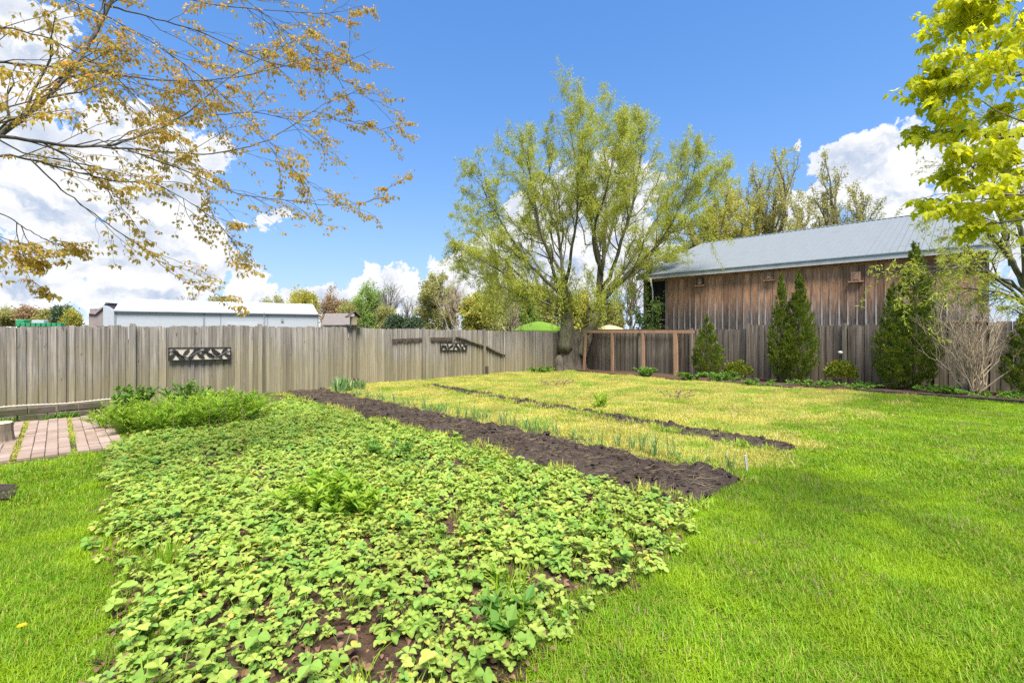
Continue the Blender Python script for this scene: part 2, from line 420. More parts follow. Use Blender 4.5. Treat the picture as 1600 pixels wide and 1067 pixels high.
M['yellowgreen'] = leaf_mat('yellowgreen', (0.37, 0.38, 0.08), (0.50, 0.46, 0.12), None, 0.45, 0.25, 0.2)
M['freshgreen'] = leaf_mat('freshgreen', (0.21, 0.35, 0.09), (0.33, 0.42, 0.12), None, 0.45, 0.25, 0.2)
M['reddish'] = leaf_mat('reddish', (0.30, 0.19, 0.12), (0.36, 0.27, 0.14), None, 0.3, 0.25, 0.2)
M['conifer'] = leaf_mat('conifer', (0.05, 0.085, 0.045), (0.09, 0.13, 0.06), None, 0.15, 0.25, 0.2)
M['bark'] = bark_mat('bark', (0.040, 0.031, 0.024), (0.16, 0.125, 0.095), 7.0, .18, 1.0)
M['bark_grey'] = bark_mat('bark_grey', (0.10, 0.085, 0.073), (0.25, 0.215, 0.19))
M['bark_olive'] = bark_mat('bark_olive', (0.075, 0.066, 0.042), (0.20, 0.18, 0.11))
M['twig'] = bark_mat('twig', (0.30, 0.23, 0.155), (0.46, 0.36, 0.25))
M['fence'] = wood_mat('fence', (0.14, 0.122, 0.103), (0.36, 0.325, 0.285), (0.21, 0.175, 0.08), (0.1, .95), 0.6, var=.45)
M['fence_back'] = wood_mat('fence_back', (0.060, 0.046, 0.037), (0.27, 0.225, 0.18), (0.10, 0.085, 0.05), (0.2, 0.9), 0.45, var=0.55)
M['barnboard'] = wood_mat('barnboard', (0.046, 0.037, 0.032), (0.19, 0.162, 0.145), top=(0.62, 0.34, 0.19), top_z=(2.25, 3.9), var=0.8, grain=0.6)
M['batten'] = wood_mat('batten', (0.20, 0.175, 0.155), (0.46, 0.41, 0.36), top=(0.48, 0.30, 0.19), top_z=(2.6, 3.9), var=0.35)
M['newwood'] = wood_mat('newwood', (0.30, 0.165, 0.09), (0.47, 0.29, 0.18), var=0.25)
M['oldwood'] = wood_mat('oldwood', (0.05, 0.036, 0.028), (0.13, 0.095, 0.072), var=0.3)
M['bark_maple'] = bark_mat('bark_maple', (0.06, 0.052, 0.047), (0.17, 0.15, 0.135))
# ================================================================== GROUND
def build_ground():
    br = [-4000, -600, -150, -40, -3, 4, 12, 20, 30, 45, 150, 4000]
    V = []; F = []
    n = len(br)
    for a in br:
        for b in br:
            x, y = xy(a, b); V.append((x, y, float(gz(x, y))))
    for i in range(n - 1):
        for j in range(n - 1):
            F.append([i * n + j, i * n + j + 1, (i + 1) * n + j + 1, (i + 1) * n + j])
    o = link('ground', make_mesh('ground', V, F, M['earth'])); tag(o, kind='structure')
    if o.data.polygons[0].normal.z < 0: o.data.flip_normals()
build_ground()

def Gp(l): return [tuple(G(*p)[:2]) for p in l]
BED = Gp([(182, 700), (215, 660), (400, 642), (458, 624), (560, 655), (700, 690), (830, 730), (960, 762), (1072, 796), (1082, 838), (1000, 912), (905, 985), (815, 1067), (790, 1150)]) + [(-0.35, 0.9), (-1.5, 0.9)] + Gp([(75, 1150), (110, 1067), (190, 935), (150, 860), (165, 790), (150, 730)])
LAWN = Gp([(800, 1150), (835, 1067), (1015, 912), (1090, 838), (1100, 785), (1150, 745), (1165, 732), (1185, 705), (1300, 614), (1450, 618), (1600, 630)]) + [(16.5, 6.0), (15, 1.0), (9, 0.2), (2, 0.2), (0.0, 0.8)]
LAWN2 = Gp([(-300, 790), (0, 733), (100, 722), (160, 708), (165, 790), (150, 860), (190, 935), (110, 1067), (75, 1150)]) + [(-1.6, 0.9), (-3, 0.2), (-8, 0.2), (-9.5, 3.0)]
YELLOW = Gp([(505, 611), (560, 600), (660, 590), (760, 583), (880, 577), (905, 582), (1000, 590), (1090, 597), (1200, 604), (1362, 614), (1440, 618), (1300, 700), (1230, 728), (1150, 738), (960, 698), (820, 668), (650, 634)])

def sheet(name, poly, mat, lift, res=0.12, amp=0.03, edge=0.12, seed=3, kind='structure', bumpf=2.0):
    """a gently uneven sheet filling a polygon"""
    P = np.array(poly); x0, y0 = P.min(0) - .1; x1, y1 = P.max(0) + .1
    xs = np.arange(x0, x1, res); ys = np.arange(y0, y1, res); X, Y = np.meshgrid(xs, ys)
    m = inpoly(X + (fbm(X * 2, Y * 2, 5) - .5) * edge * 3, Y + (fbm(X * 2, Y * 2, 9) - .5) * edge * 3, poly)
    Z = gz(X, Y) + lift + amp * (fbm(X * bumpf, Y * bumpf, seed) - 0.3)
    idx = -np.ones(X.shape, int)
    cell = m[:-1, :-1] & m[1:, :-1] & m[:-1, 1:] & m[1:, 1:]
    use = np.zeros(X.shape, bool)
    for a, b in ((0, 0), (1, 0), (0, 1), (1, 1)):
        use[a:X.shape[0] - 1 + a, b:X.shape[1] - 1 + b] |= cell
    idx[use] = np.arange(use.sum())
    V = np.stack([X[use], Y[use], Z[use]], 1)
    F = np.stack([idx[:-1, :-1][cell], idx[:-1, 1:][cell], idx[1:, 1:][cell], idx[1:, :-1][cell]], 1)
    o = link(name, make_mesh(name, V, F, mat, smooth=True)); tag(o, kind=kind); return o
sheet('bed_ground', BED, M['litter'], 0.012, amp=0.03)

BORDER = [xy(-.0, .3), xy(.02, BACK_B := 15.5)] + Gp([(1700, 641), (1460, 621), (1240, 609), (1110, 598), (1000, 589), (905, 580)])
sheet('border_soil', BORDER, M['litter'], 0.010, amp=0.05, edge=.05)
# dug soil: long strips with a crumbly raked surface
def strip(name, p0, p1, wid, hgt, seed, patchy=0.0, res=0.03):
    p0 = np.array(p0[:2]); p1 = np.array(p1[:2]); L = np.linalg.norm(p1 - p0); t = (p1 - p0) / L; nrm = np.array([-t[1], t[0]])
    nu = int(L / res); nv = int(wid * 1.5 / res)
    U, Vv = np.meshgrid(np.linspace(-.2, L + .2, nu), np.linspace(-wid * .75, wid * .75, nv), indexing='ij')
    X = p0[0] + t[0] * U + nrm[0] * Vv; Y = p0[1] + t[1] * U + nrm[1] * Vv
    half = wid / 2 * (0.82 + 0.42 * fbm(U * 1.1, Vv * 0 + seed, seed + 3))
    e = np.clip((half - np.abs(Vv)) / (0.16), -1, 1) + np.clip(np.minimum(U, L - U) / 0.3, -1, 0)
    e += (fbm(U * 5, Vv * 5, seed + 9) - .5) * 1.9
    if patchy: e += (fbm(U * 1.3, Vv * 1.3, seed + 21) - .5) * patchy
    base = np.clip(e, -1, 1)
    crumb = fbm(U * 9, Vv * 9, seed, 4); ridg = np.abs(fbm(U * 3, Vv * 7, seed + 5, 3) - .5) * 2
    Z = gz(X, Y) + np.where(base > 0, base ** 1.1 * hgt * (0.35 + 1.1 * crumb + 0.35 * ridg), base * 0.12) + (crumb - .5) * 0.055 * (base > 0) + 0.006
    i = np.arange(nu - 1)[:, None] * nv; j = np.arange(nv - 1)[None]
    F = np.stack([i + j, i + nv + j, i + nv + j + 1, i + j + 1], -1).reshape(-1, 4)
    keep = (base.reshape(-1)[F] > -0.6).any(1)
    o = link(name, make_mesh(name, np.stack([X, Y, Z], -1).reshape(-1, 3), F[keep], M['soil'], smooth=True)); tag(o, kind='structure')
    if o.data.polygons[0].normal.z < 0: o.data.flip_normals()
    inside = base > 0.35
    return np.stack([X[inside], Y[inside], Z[inside]], 1)
S1a = (G(450, 620) + G(498, 611)) / 2; S1b = (G(1062, 790) + G(1120, 744)) / 2
S2a = G(672, 604); S2b = G(1208, 699)
soil_pts = strip('soil_strip', S1a, S1b, 1.10, 0.10, 3)
soil_pts2 = strip('soil_strip', S2a, S2b, 0.64, 0.05, 8, patchy=1.3)
def dist_seg(x, y, a, b):
    a = np.asarray(a[:2]); b = np.asarray(b[:2]); d = b - a; L2 = d @ d
    t = np.clip(((x - a[0]) * d[0] + (y - a[1]) * d[1]) / L2, 0, 1)
    return np.hypot(x - a[0] - t * d[0], y - a[1] - t * d[1]), t

# ================================================================== SCATTER (stuff only)
def scatter(name, meshes, P, rz, sc, kind='stuff', label=None, tilt=None, seed=0):
    """one object whose geometry nodes put copies of a few small meshes on its points"""
    n = len(P)
    me = bpy.data.meshes.new(name); me.from_pydata(np.asarray(P).tolist(), [], [])
    rot = np.zeros((n, 3)); rot[:, 2] = rz
    if tilt is not None: rot[:, :2] = tilt
    a = me.attributes.new('rot', 'FLOAT_VECTOR', 'POINT'); a.data.foreach_set('vector', rot.astype(np.float32).ravel())
    a = me.attributes.new('sc', 'FLOAT', 'POINT'); a.data.foreach_set('value', np.broadcast_to(sc, (n,)).astype(np.float32))
    a = me.attributes.new('pick', 'INT', 'POINT'); a.data.foreach_set('value', np.random.default_rng(seed).integers(0, len(meshes), n).astype(np.int32))
    o = link(name, me); tag(o, label, kind=kind)
    ng = bpy.data.node_groups.new(name, 'GeometryNodeTree')
    ng.interface.new_socket('Geometry', in_out='INPUT', socket_type='NodeSocketGeometry'); ng.interface.new_socket('Geometry', in_out='OUTPUT', socket_type='NodeSocketGeometry')
    gi = ng.nodes.new('NodeGroupInput'); go = ng.nodes.new('NodeGroupOutput')
    join = ng.nodes.new('GeometryNodeGeometryToInstance')
    for m in reversed(meshes):
        so = bpy.data.objects.new(m.name, m)          # a source of geometry only, never linked to the scene
        oi = ng.nodes.new('GeometryNodeObjectInfo'); oi.inputs['Object'].default_value = so; oi.inputs['As Instance'].default_value = False
        ng.links.new(oi.outputs['Geometry'], join.inputs[0])
    def named(nm, ty):
        q = ng.nodes.new('GeometryNodeInputNamedAttribute'); q.data_type = ty; q.inputs['Name'].default_value = nm
        return [s for s in q.outputs if s.enabled and s.name == 'Attribute'][0]
    ip = ng.nodes.new('GeometryNodeInstanceOnPoints')
    ng.links.new(gi.outputs[0], ip.inputs['Points']); ng.links.new(join.outputs[0], ip.inputs['Instance'])
    ip.inputs['Pick Instance'].default_value = True
    ng.links.new(named('pick', 'INT'), ip.inputs['Instance Index'])
    ng.links.new(named('rot', 'FLOAT_VECTOR'), ip.inputs['Rotation'])
    ng.links.new(named('sc', 'FLOAT'), ip.inputs['Scale'])
    ng.links.new(ip.outputs[0], go.inputs[0])
    md = o.modifiers.new('scatter', 'NODES'); md.node_group = ng
    return o

def blade_patch(name, n, size, length, width, mat, lean=0.45, lvar=0.4, clump=0.5, curl=0.5, seed=1):
    r = np.random.default_rng(seed)
    x = (r.random(n) - .5) * size * 1.25; y = (r.random(n) - .5) * size * 1.25
    cl = fbm(x * 7 / size * .4 + seed * 9, y * 7 / size * .4, seed, 2)
    L = length * (1 - lvar + 2 * lvar * r.random(n)) * (1 - clump / 2 + clump * cl)
    th = r.random(n) * 2 * pi; D = np.stack([np.cos(th), np.sin(th)], 1); ln = lean * np.abs(r.normal(size=n)) * .8 + .1
    Sx = np.stack([-D[:, 1], D[:, 0]], 1); w = width * (0.6 + .8 * r.random(n)) / 2
    B = np.stack([x, y, np.zeros(n) - .01], 1)
    def at(t, f):
        horiz = L * ln * t ** (1 + curl); z = L * t * np.sqrt(np.clip(1 - (ln * t * .7) ** 2, .1, 1))
        C = B + np.stack([D[:, 0] * horiz, D[:, 1] * horiz, z], 1); o = np.stack([Sx[:, 0] * w * f, Sx[:, 1] * w * f, 0 * w], 1)
        return C - o, C + o
    a0, a1 = at(0.0, .8); b0, b1 = at(.55, 1.0); c0, c1 = at(1.0, 0.12)
    V = np.stack([a0, a1, b0, b1, c0, c1], 1).reshape(-1, 3)
    k = np.arange(n)[:, None] * 6
    F = np.concatenate([k + np.array([0, 1, 3, 2]), k + np.array([2, 3, 5, 4])])
    return make_mesh(name, V, F, mat, np.repeat(r.random(n), 6))

def grid_points(poly, step, jit=0.35, seed=0):
    r = np.random.default_rng(seed)
    P = np.array(poly); x0, y0 = P.min(0); x1, y1 = P.max(0)
    X, Y = np.meshgrid(np.arange(x0, x1, step), np.arange(y0, y1, step)); X = X.ravel(); Y = Y.ravel()
    X = X + (r.random(X.size) - .5) * step * 2 * jit; Y = Y + (r.random(Y.size) - .5) * step * 2 * jit
    m = inpoly(X + (fbm(X * 1.5, Y * 1.5, 5) - .5) * .35, Y + (fbm(X * 1.5, Y * 1.5, 9) - .5) * .35, poly)
    return X[m], Y[m]

# ragged border between the yellow plot and the lawn
BL0 = G(1366, 612)[:2]; BL1 = G(1160, 742)[:2]
def lawn_side(x, y):
    d = (BL1 - BL0) / np.linalg.norm(BL1 - BL0); n = np.array([-d[1], d[0]])
    sd = (x - BL0[0]) * n[0] + (y - BL0[1]) * n[1]; sd = sd if np.dot(np.array([8.0, 5.0]) - BL0, n) > 0 else -sd
    return sd + (fbm(x * 1.3, y * 1.3, 99, 4) - .5) * 3.0
LQ = [blade_patch('lawn_tuft', 1500, .30, .036, .0034, M['lawn'], 1.2, .6, 1.3, seed=s) for s in (1, 2, 3, 4)]
LF = [blade_patch('lawn_tuft_far', 1400, .42, .042, .0075, M['lawn'], 1.2, .5, 1.0, seed=s) for s in (5, 6, 7)]
def lawn(name, poly, seed):
    X, Y = grid_points(poly, .19, seed=seed)
    d = np.hypot(X, Y); nr = d < 6.0
    ok = lawn_side(X, Y) > 0 if name == 'lawn_grass' and seed == 1 else np.ones(X.size, bool)
    X = X[ok]; Y = Y[ok]; d = np.hypot(X, Y); nr = d < 6.0
    keep = rng.random(X.size) < np.clip(1.6 * fbm(X * 2.5, Y * 2.5, 31, 3) + .35, .8, 1)
    s = 0.55 + .95 * fbm(X * 1.9, Y * 1.9, 12, 3) + .12 * rng.random(X.size)
    m = nr & keep
    scatter(name, LQ, np.stack([X[m], Y[m], gz(X[m], Y[m])], 1), rng.random(m.sum()) * 6.28, s[m], seed=seed)
    X, Y = grid_points(poly, .33, seed=seed + 1); m = (np.hypot(X, Y) >= 5.8) & ((lawn_side(X, Y) > 0) | (seed != 1)); X = X[m]; Y = Y[m]
    s = 0.75 + .6 * fbm(X * 1.1, Y * 1.1, 12, 3)
    if len(X): scatter(name, LF, np.stack([X, Y, gz(X, Y)], 1), rng.random(len(X)) * 6.28, s, seed=seed)
lawn('lawn_grass', LAWN, 1)
lawn('lawn_grass', LAWN2, 5)

THATCH = [blade_patch('thatch', 60, .22, .05, .004, None, 1.6, .5, .3, curl=.2, seed=s) for s in (91, 92)]
for m_ in THATCH: m_.materials.clear(); m_.materials.append(M['straw'])
X, Y = grid_points(LAWN, .22, seed=70); k = (fbm(X * 2.2, Y * 2.2, 90, 3) > .53) & (rng.random(X.size) < .55)
scatter('dead_thatch', THATCH, np.stack([X[k], Y[k], gz(X[k], Y[k]) + .012], 1), rng.random(k.sum()) * 6.28, .7 + .5 * rng.random(k.sum()))
# yellow-green weedy grass at the back of the garden
YQ = [blade_patch('weed_tuft', 900, .36, .052, .008, M['weedgrass'], 1.25, .55, 1.2, seed=s) for s in (11, 12, 13)]
def yellow():
    X, Y = grid_points(YELLOW, .24, seed=21)
    d1, t1 = dist_seg(X, Y, S1a, S1b); d2, t2 = dist_seg(X, Y, S2a, S2b)
    nz = fbm(X * 1.3, Y * 1.3, 40, 3)
    ok = (lawn_side(X, Y) < .1) & ((d1 > .30 + .36 * fbm(X * 2.5, Y * 2.5, 66, 3)) | (rng.random(X.size) < .02)) & ((d2 > .08 + .58 * nz * (1.35 - .7 * t2)) | (rng.random(X.size) < .16)) & (rng.random(X.size) < .93)
    X = X[ok]; Y = Y[ok]; nz = nz[ok]
    s = 0.35 + 1.3 * fbm(X * 1.3, Y * 1.3, 41, 3)
    scatter('weedy_grass', YQ, np.stack([X, Y, gz(X, Y)], 1), rng.random(len(X)) * 6.28, s, seed=3)
yellow()
def strip_weeds():
    X = []; Y = []
    for a, b, h in ((S1a, S1b, .52), (S2a, S2b, .26)):
        d = (b - a)[:2]; L = np.linalg.norm(d); t = d / L; nr = np.array([-t[1], t[0]]); n = int(L * 42)
        u = rng.random(n) * (L + .5) - .15; v = np.sign(rng.random(n) - .5) * (h - .16 * rng.random(n) ** 2 + .12 * rng.random(n)); k = fbm(u * 1.4 + np.sign(v) * 9, v * 0 + 3, 55, 3) > .46
        p = a[:2] + t * u[k, None] + nr * v[k, None]; X.append(p[:, 0]); Y.append(p[:, 1])
    X = np.concatenate(X); Y = np.concatenate(Y)
    WQ = [blade_patch('soil_weed', 38, .10, .075, .009, M['weedgrass'], .9, .5, .4, seed=s) for s in (71, 72)] + [blade_patch('soil_weed', 24, .09, .06, .014, M['weed'], 1.1, .5, .4, seed=73)]
    scatter('soil_weeds', WQ, np.stack([X, Y, gz(X, Y) + .03], 1), rng.random(len(X)) * 6.28, .6 + .7 * rng.random(len(X)), seed=5)
strip_weeds()
# clods on the dug soil
def clod(seed):
    r = np.random.default_rng(seed); m = MB()
    V = []; 
    for i, z in enumerate((-.5, 0.05, .55)):
        for k in range(5):
            a = k * 1.257 + i * .6; q = (.55, 1.0, .5)[i] * (.7 + .5 * r.random()); V.append((q * cos(a), q * sin(a), z * (.7 + .4 * r.random())))
    F = []
    for i in range(2):
        for k in range(5): F.append([i * 5 + k, i * 5 + (k + 1) % 5, i * 5 + 5 + (k + 1) % 5, i * 5 + 5 + k])
    F.append([10, 11, 12, 13, 14])
    return make_mesh('soil_clod', V, F, M['soil'])
CL = [clod(s) for s in range(4)]
for pts, n in ((soil_pts, 5200), (soil_pts2, 2600)):
    q = pts[rng.integers(0, len(pts), n)] + np.concatenate([(rng.random((n, 2)) - .5) * .05, np.zeros((n, 1))], 1)
    scatter('soil_crumbs', CL, q, rng.random(n) * 6.28, 0.006 + 0.05 * rng.random(n) ** 7, seed=n)
def straw_mesh(seed):
    r = np.random.default_rng(seed); m = MB()
    for i in range(3):
        a = r.random() * 6.28; L = .05 + .12 * r.random(); o = r.normal(size=3) * .05; o[2] = abs(o[2]) * .2 + .004
        m.tube([o, o + np.array([cos(a) * L / 2, sin(a) * L / 2, .012 * r.random()]), o + np.array([cos(a + .3) * L, sin(a + .3) * L, 0.005])], [.0016, .0015, .001], 3, False)
    return m.mesh('straw', M['straw'])
ST = [straw_mesh(s) for s in range(4)]
n = 750; q = soil_pts[rng.integers(0, len(soil_pts), n)] + np.array([0, 0, .004])
scatter('dead_straw', ST, q, rng.random(n) * 6.28, .6 + .8 * rng.random(n), seed=9)
X, Y = grid_points(YELLOW, .33, seed=77); m = rng.random(len(X)) < .5 * fbm(X * .8, Y * .8, 50) + .1
scatter('dead_straw', ST, np.stack([X[m], Y[m], gz(X[m], Y[m]) + .03], 1), rng.random(m.sum()) * 6.28, 1.0, seed=4)

# ================================================================== FENCES
def board_mesh(name, w, th, h, mat, seed, cut=0.25):
    """one picket: slightly bowed edges and a worn, clipped top"""
    r = np.random.default_rng(seed); V = []; zs = [0, h * .35, h * .7, h - .028 * cut * 4 * (.4 + .9 * r.random()) / 1.8, h]
    for i, z in enumerate(zs):
        e = (r.random(2) - .5) * .006; xl = -w / 2 + e[0]; xr = w / 2 + e[1]; by = (r.random() - .5) * .006
        if i == 4: q = w * .10 * r.random(); xl += q; xr -= q * (.5 + r.random()); 
        zz = z + ((r.random() - .5) * .012 if i == 4 else 0)
        V += [(xl, by, zz), (xr, by, zz), (xr, by + th, zz), (xl, by + th, zz)]
    F = [[3, 2, 1, 0], [16, 17, 18, 19]]
    for k in range(4):
        for j in range(4): F.append([k * 4 + j, k * 4 + (j + 1) % 4, k * 4 + 4 + (j + 1) % 4, k * 4 + 4 + j])
    return make_mesh(name, V, F, mat)
def fence(name, label, origin, rz, s_list, top_fn, base_fn, posts, mat, w0, lower=0.02, post_fn=None, seed=0):
    """origin: the corner; boards stand along local +x, the yard on local -y"""
    root = thing(name, label, 'fence', (origin[0], origin[1], 0), rz)
    r = random.Random(seed)
    var = [board_mesh('board', w0 * q, .019, 1.0, mat, seed * 20 + i) for i, q in enumerate((.82, .9, 1, 1.06, 1.12, .95, 1.0, .86))]
    s = s_list[0]; i = 0
    while s < s_list[1]:
        k = r.randrange(len(var)); w = w0 * (.82, .9, 1, 1.06, 1.12, .95, 1.0, .86)[k]
        z0 = base_fn(s) - lower; h = top_fn(s) - z0 + r.uniform(-.02, .016)
        o = link('board', var[k], root, (s + w / 2, (-0.012 if i % 2 else 0.010) + r.uniform(-.004, .004), z0), (r.uniform(-.008, .008), r.uniform(-.007, .007), r.uniform(-.05, .05)), (1, 1, h))
        s += w - r.uniform(.005, .013); i += 1
    pm = MB().box((0, 0, .5), (.10, .09, 1.0)).mesh('post', mat)
    for p in posts:
        z0 = base_fn(p) - .05; h = (post_fn(p) if post_fn else top_fn(p) + .06) - z0
        link('post', pm, root, (p, -.062, z0), None, (1, 1, h))
    for f in (.16, .78):
        m = MB(); n = 12
        for q in range(n):
            a = s_list[0] + (s_list[1] - s_list[0]) * q / n; b = s_list[0] + (s_list[1] - s_list[0]) * (q + 1) / n
            za = base_fn(a) + (top_fn(a) - base_fn(a)) * f; zb = base_fn(b) + (top_fn(b) - base_fn(b)) * f
            m.add([(a, .055, za), (b, .055, zb), (b, .095, zb), (a, .095, za), (a, .055, za + .09), (b, .055, zb + .09), (b, .095, zb + .09), (a, .095, za + .09)],
                  [[3, 2, 1, 0], [4, 5, 6, 7], [0, 1, 5, 4], [1, 2, 6, 5], [2, 3, 7, 6], [3, 0, 4, 7]])
        m.obj('rail', mat, root)
    return root
# left fence: local +x runs from the corner back towards the camera; -y must face the yard -> mirror by running it the other way
LEFT_LEN = onfence_left(0) + 2.6
def lf_top(s): # s measured from the near end towards the corner
    a = LEFT_LEN - s
    u = [0, 4.2, 8.5, 12.2, 15.0, 16.6, 19.0, 25]; v = [1.63, 1.69, 1.76, 1.83, 1.85, 1.84, 1.81, 1.80]
    return float(np.interp(a, u, v)) + .012 * sin(s * 2.1)
def lf_base(s):
    a = LEFT_LEN - s; x, y = xy(a, 0); return float(gz(x, y))
lo = xy(LEFT_LEN, 0)
fence_l = fence('board_fence', 'long weathered grey-tan board fence running along the left side behind the patio and garden', lo, radians(45), (0, LEFT_LEN - .02), lf_top, lf_base,
      [LEFT_LEN - onfence_left(p) for p in (-45, 207, 405, 551, 660, 755, 832)], M['fence'], .086, lower=.0, seed=1)
BACK_LEN = onfence_back(1600) + 3.2
bs = [onfence_back(1080), onfence_back(1164), onfence_back(1324)]
def rf_top(s):
    z = np.interp(s, [0, bs[0], bs[1] - .01, bs[1], bs[2], BACK_LEN], [1.62, 1.75, 1.77, 1.92, 1.90, 2.03])
    return float(z)
def rf_base(s): x, y = xy(0, s); return float(gz(x, y))
fence_b = fence('board_fence', 'dark weathered board fence across the back, in front of the barn', (CX + .02, CY - .02), radians(-45), (0.05, BACK_LEN), rf_top, rf_base,
      [onfence_back(p) for p in (1000, 1080, 1168, 1318, 1462, 1640)], M['fence_back'], .118, seed=2)
rl = MB(); 
for a, b in ((onfence_back(1478), onfence_back(1545)),):
    rl.box(((a + b) / 2, -.01, rf_top((a + b) / 2) + .04), (b - a, .12, .035), ry=-.012)
rl.obj('cap_rail', M['newwood'], fence_b)

# weathered planks and a dead vine fixed to the left fence
def on_left(px, py, off=.09):
    a = onfence_left(px); x, y = xy(a, off); d = y; return np.array([(px - 800) / FPX * d, d, CAM_Z + (HOR - py) * d / FPX])
def plank(p, q, h, label, th=.03):
    A = on_left(*p); B = on_left(*q); L = np.linalg.norm(B - A); c = (A + B) / 2
    me = MB().box((0, 0, 0), (L, th, h), bev=.004).mesh('weathered_plank', M['oldwood'])
    o = link('weathered_plank', me, None, c, (0, -math.asin((B - A)[2] / L), radians(45))); tag(o, label, 'plank', 'weathered planks nailed to the left fence')
plank((613, 532), (661, 530), .10, 'dark horizontal plank on the fence left of the small metal panel')
plank((673, 530), (707, 530), .13, 'short dark plank on the fence right above the small metal panel')
m = MB()
vp = [on_left(x, y, .1) for x, y in ((712, 526), (722, 529), (733, 533), (748, 538), (758, 541), (772, 548), (784, 554), (790, 555))]
m.tube(vp, [.05, .06, .05, .055, .05, .06, .045, .02], 6)
for i in range(14):
    q = vp[random.randrange(6)]; m.tube([q, q + np.array([random.uniform(-.2, .2), random.uniform(-.03, .0), random.uniform(-.22, .1)])], [.014, .006], 4)
tag(m.obj('dead_vine', M['bark'], smooth=True), 'thick dead vine hanging diagonally across the left fence', 'vine')
m = MB()
b0 = G(757, 591); b0 = np.array([*xy(onfence_left(757), .14), 0]); b0[2] = gz(*b0[:2])
m.box(b0 + np.array([0, 0, .18]), (.11, .10, .40), radians(45), bev=.01)
tag(m.obj('wooden_stub', M['oldwood']), 'short dark rotten post stub at foot of left fence under the vine', 'post')
m = MB(); b0 = np.array([*xy(onfence_left(553), .17), 0]); b0[2] = gz(*b0[:2])
m.box(b0 + np.array([0, 0, .12]), (.14, .12, .30), radians(45), bev=.015)
tag(m.obj('wooden_stub', M['oldwood']), 'short dark rotten stub at foot of fence below the bird feeder', 'post')

# ================================================================== METAL WALL PANELS
def mk_metal():
    t = NT('dark_metal'); n = t.noise(t.pos(), 30, 4)
    return t.done(t.principled(t.mix(n, (0.012, 0.011, 0.011), (0.03, 0.027, 0.025)), .5, .4, .0))
M['dark_metal'] = mk_metal()
M['cream'] = plain_mat('cream', (0.50, 0.43, 0.34), .8, .2)
def wall_panel(p0, p1, h, label, seed):
    A = on_left(*p0, .10); B = on_left(*p1, .10); c = (A + B) / 2; L = np.linalg.norm((B - A)[:2])
    tilt = -math.atan2((B - A)[2], L)
    root = thing('metal_wall_panel', label, 'wall art', c, radians(45), 'leaf cut-out metal panels on the left fence'); root.rotation_euler = (0, tilt, radians(45))
    MB().box((0, .012, 0), (L - .02, .008, h - .02)).obj('backing', M['cream'], root)
    f = MB(); b = .022
    f.box((0, 0, h / 2 - b / 2), (L, .024, b)).box((0, 0, -h / 2 + b / 2), (L, .024, b)).box((-L / 2 + b / 2, 0, 0), (b, .024, h - 2 * b)).box((L / 2 - b / 2, 0, 0), (b, .024, h - 2 * b))
    f.obj('frame', M['dark_metal'], root)
    r = random.Random(seed)
    st = MB(); n = 14
    pts = [(-L / 2 + L * i / n, -.014, (h * .26) * sin(i * .95 + seed)) for i in range(n + 1)]
    st.tube(pts, .013, 4); st.obj('stem', M['dark_metal'], root)
    for i in range(13):
        cx = -L / 2 + L * (i + .5) / 13; ang = r.choice((1, -1)) * r.uniform(.5, 1.2) + (0 if i % 2 else pi); ll = h * r.uniform(.62, .85); cz = (.16 if i % 2 else -.16) * h + r.uniform(-.03, .03)
        w = ll * r.uniform(.17, .24); V = []; nn = 7
        for s in (1, -1):
            for k in range(nn):
                t = k / (nn - 1); V.append((ll * (t - .5), s * (w * sin(pi * t) ** .8 * (1 if k % 2 else .8) + .006) / 1))
        # two half blades, the slit of the midrib between them
        m = MB()
        for s in (0, 1):
            up = V[s * nn:(s + 1) * nn]; lowz = [(x, (.006 if s == 0 else -.006)) for x, z in up]
            pf = []
            for q in up + lowz[::-1]:
                X = cos(ang) * q[0] - sin(ang) * q[1]; Z = sin(ang) * q[0] + cos(ang) * q[1]
                pf.append((min(max(cx + X, -L / 2 + .012), L / 2 - .012), min(max(cz + Z, -h / 2 + .012), h / 2 - .012)))
            k = len(pf); VV = [(x, -.006, z) for x, z in pf] + [(x, -.011, z) for x, z in pf]
            FF = []
            for a in range(nn - 1):
                FF.append([a, a + 1, k - 2 - a, k - 1 - a]); FF.append([k + k - 1 - a, k + k - 2 - a, k + a + 1, k + a])
            m.add(VV, FF)
        m.obj('metal_leaf', M['dark_metal'], root)
wall_panel((263, 553.5), (361, 552.0), .335, 'larger black metal leaf cut-out panel on the left fence, behind the tall weeds', 1)
wall_panel((688, 541.5), (730, 541.5), .285, 'smaller black metal leaf cut-out panel on the fence below the short plank', 2)

# ================================================================== BIRD FEEDER on a post
fx, fy = xy(onfence_left(551), .06); fz = lf_top(LEFT_LEN - onfence_left(551)) + .06
root = thing('bird_feeder', 'small weathered wooden bird feeder with peaked roof on a fence post', 'bird feeder', (fx, fy, fz), radians(38))
MB().box((0, 0, .015), (.46, .30, .03)).obj('tray', M['oldwood'], root)
MB().box((0, 0, .16), (.18, .16, .26)).obj('hopper', M['fence'], root)
m = MB()
for s in (1, -1): m.add([(s * .0, -.17, .47), (s * .0, .17, .47), (s * .22, .17, .28), (s * .22, -.17, .28), (s * .0, -.17, .44), (s * .0, .17, .44), (s * .21, .17, .255), (s * .21, -.17, .255)], [[0, 1, 2, 3], [7, 6, 5, 4], [0, 3, 7, 4], [1, 5, 6, 2], [2, 6, 7, 3], [0, 4, 5, 1]])
m.obj('roof', M['oldwood'], root)

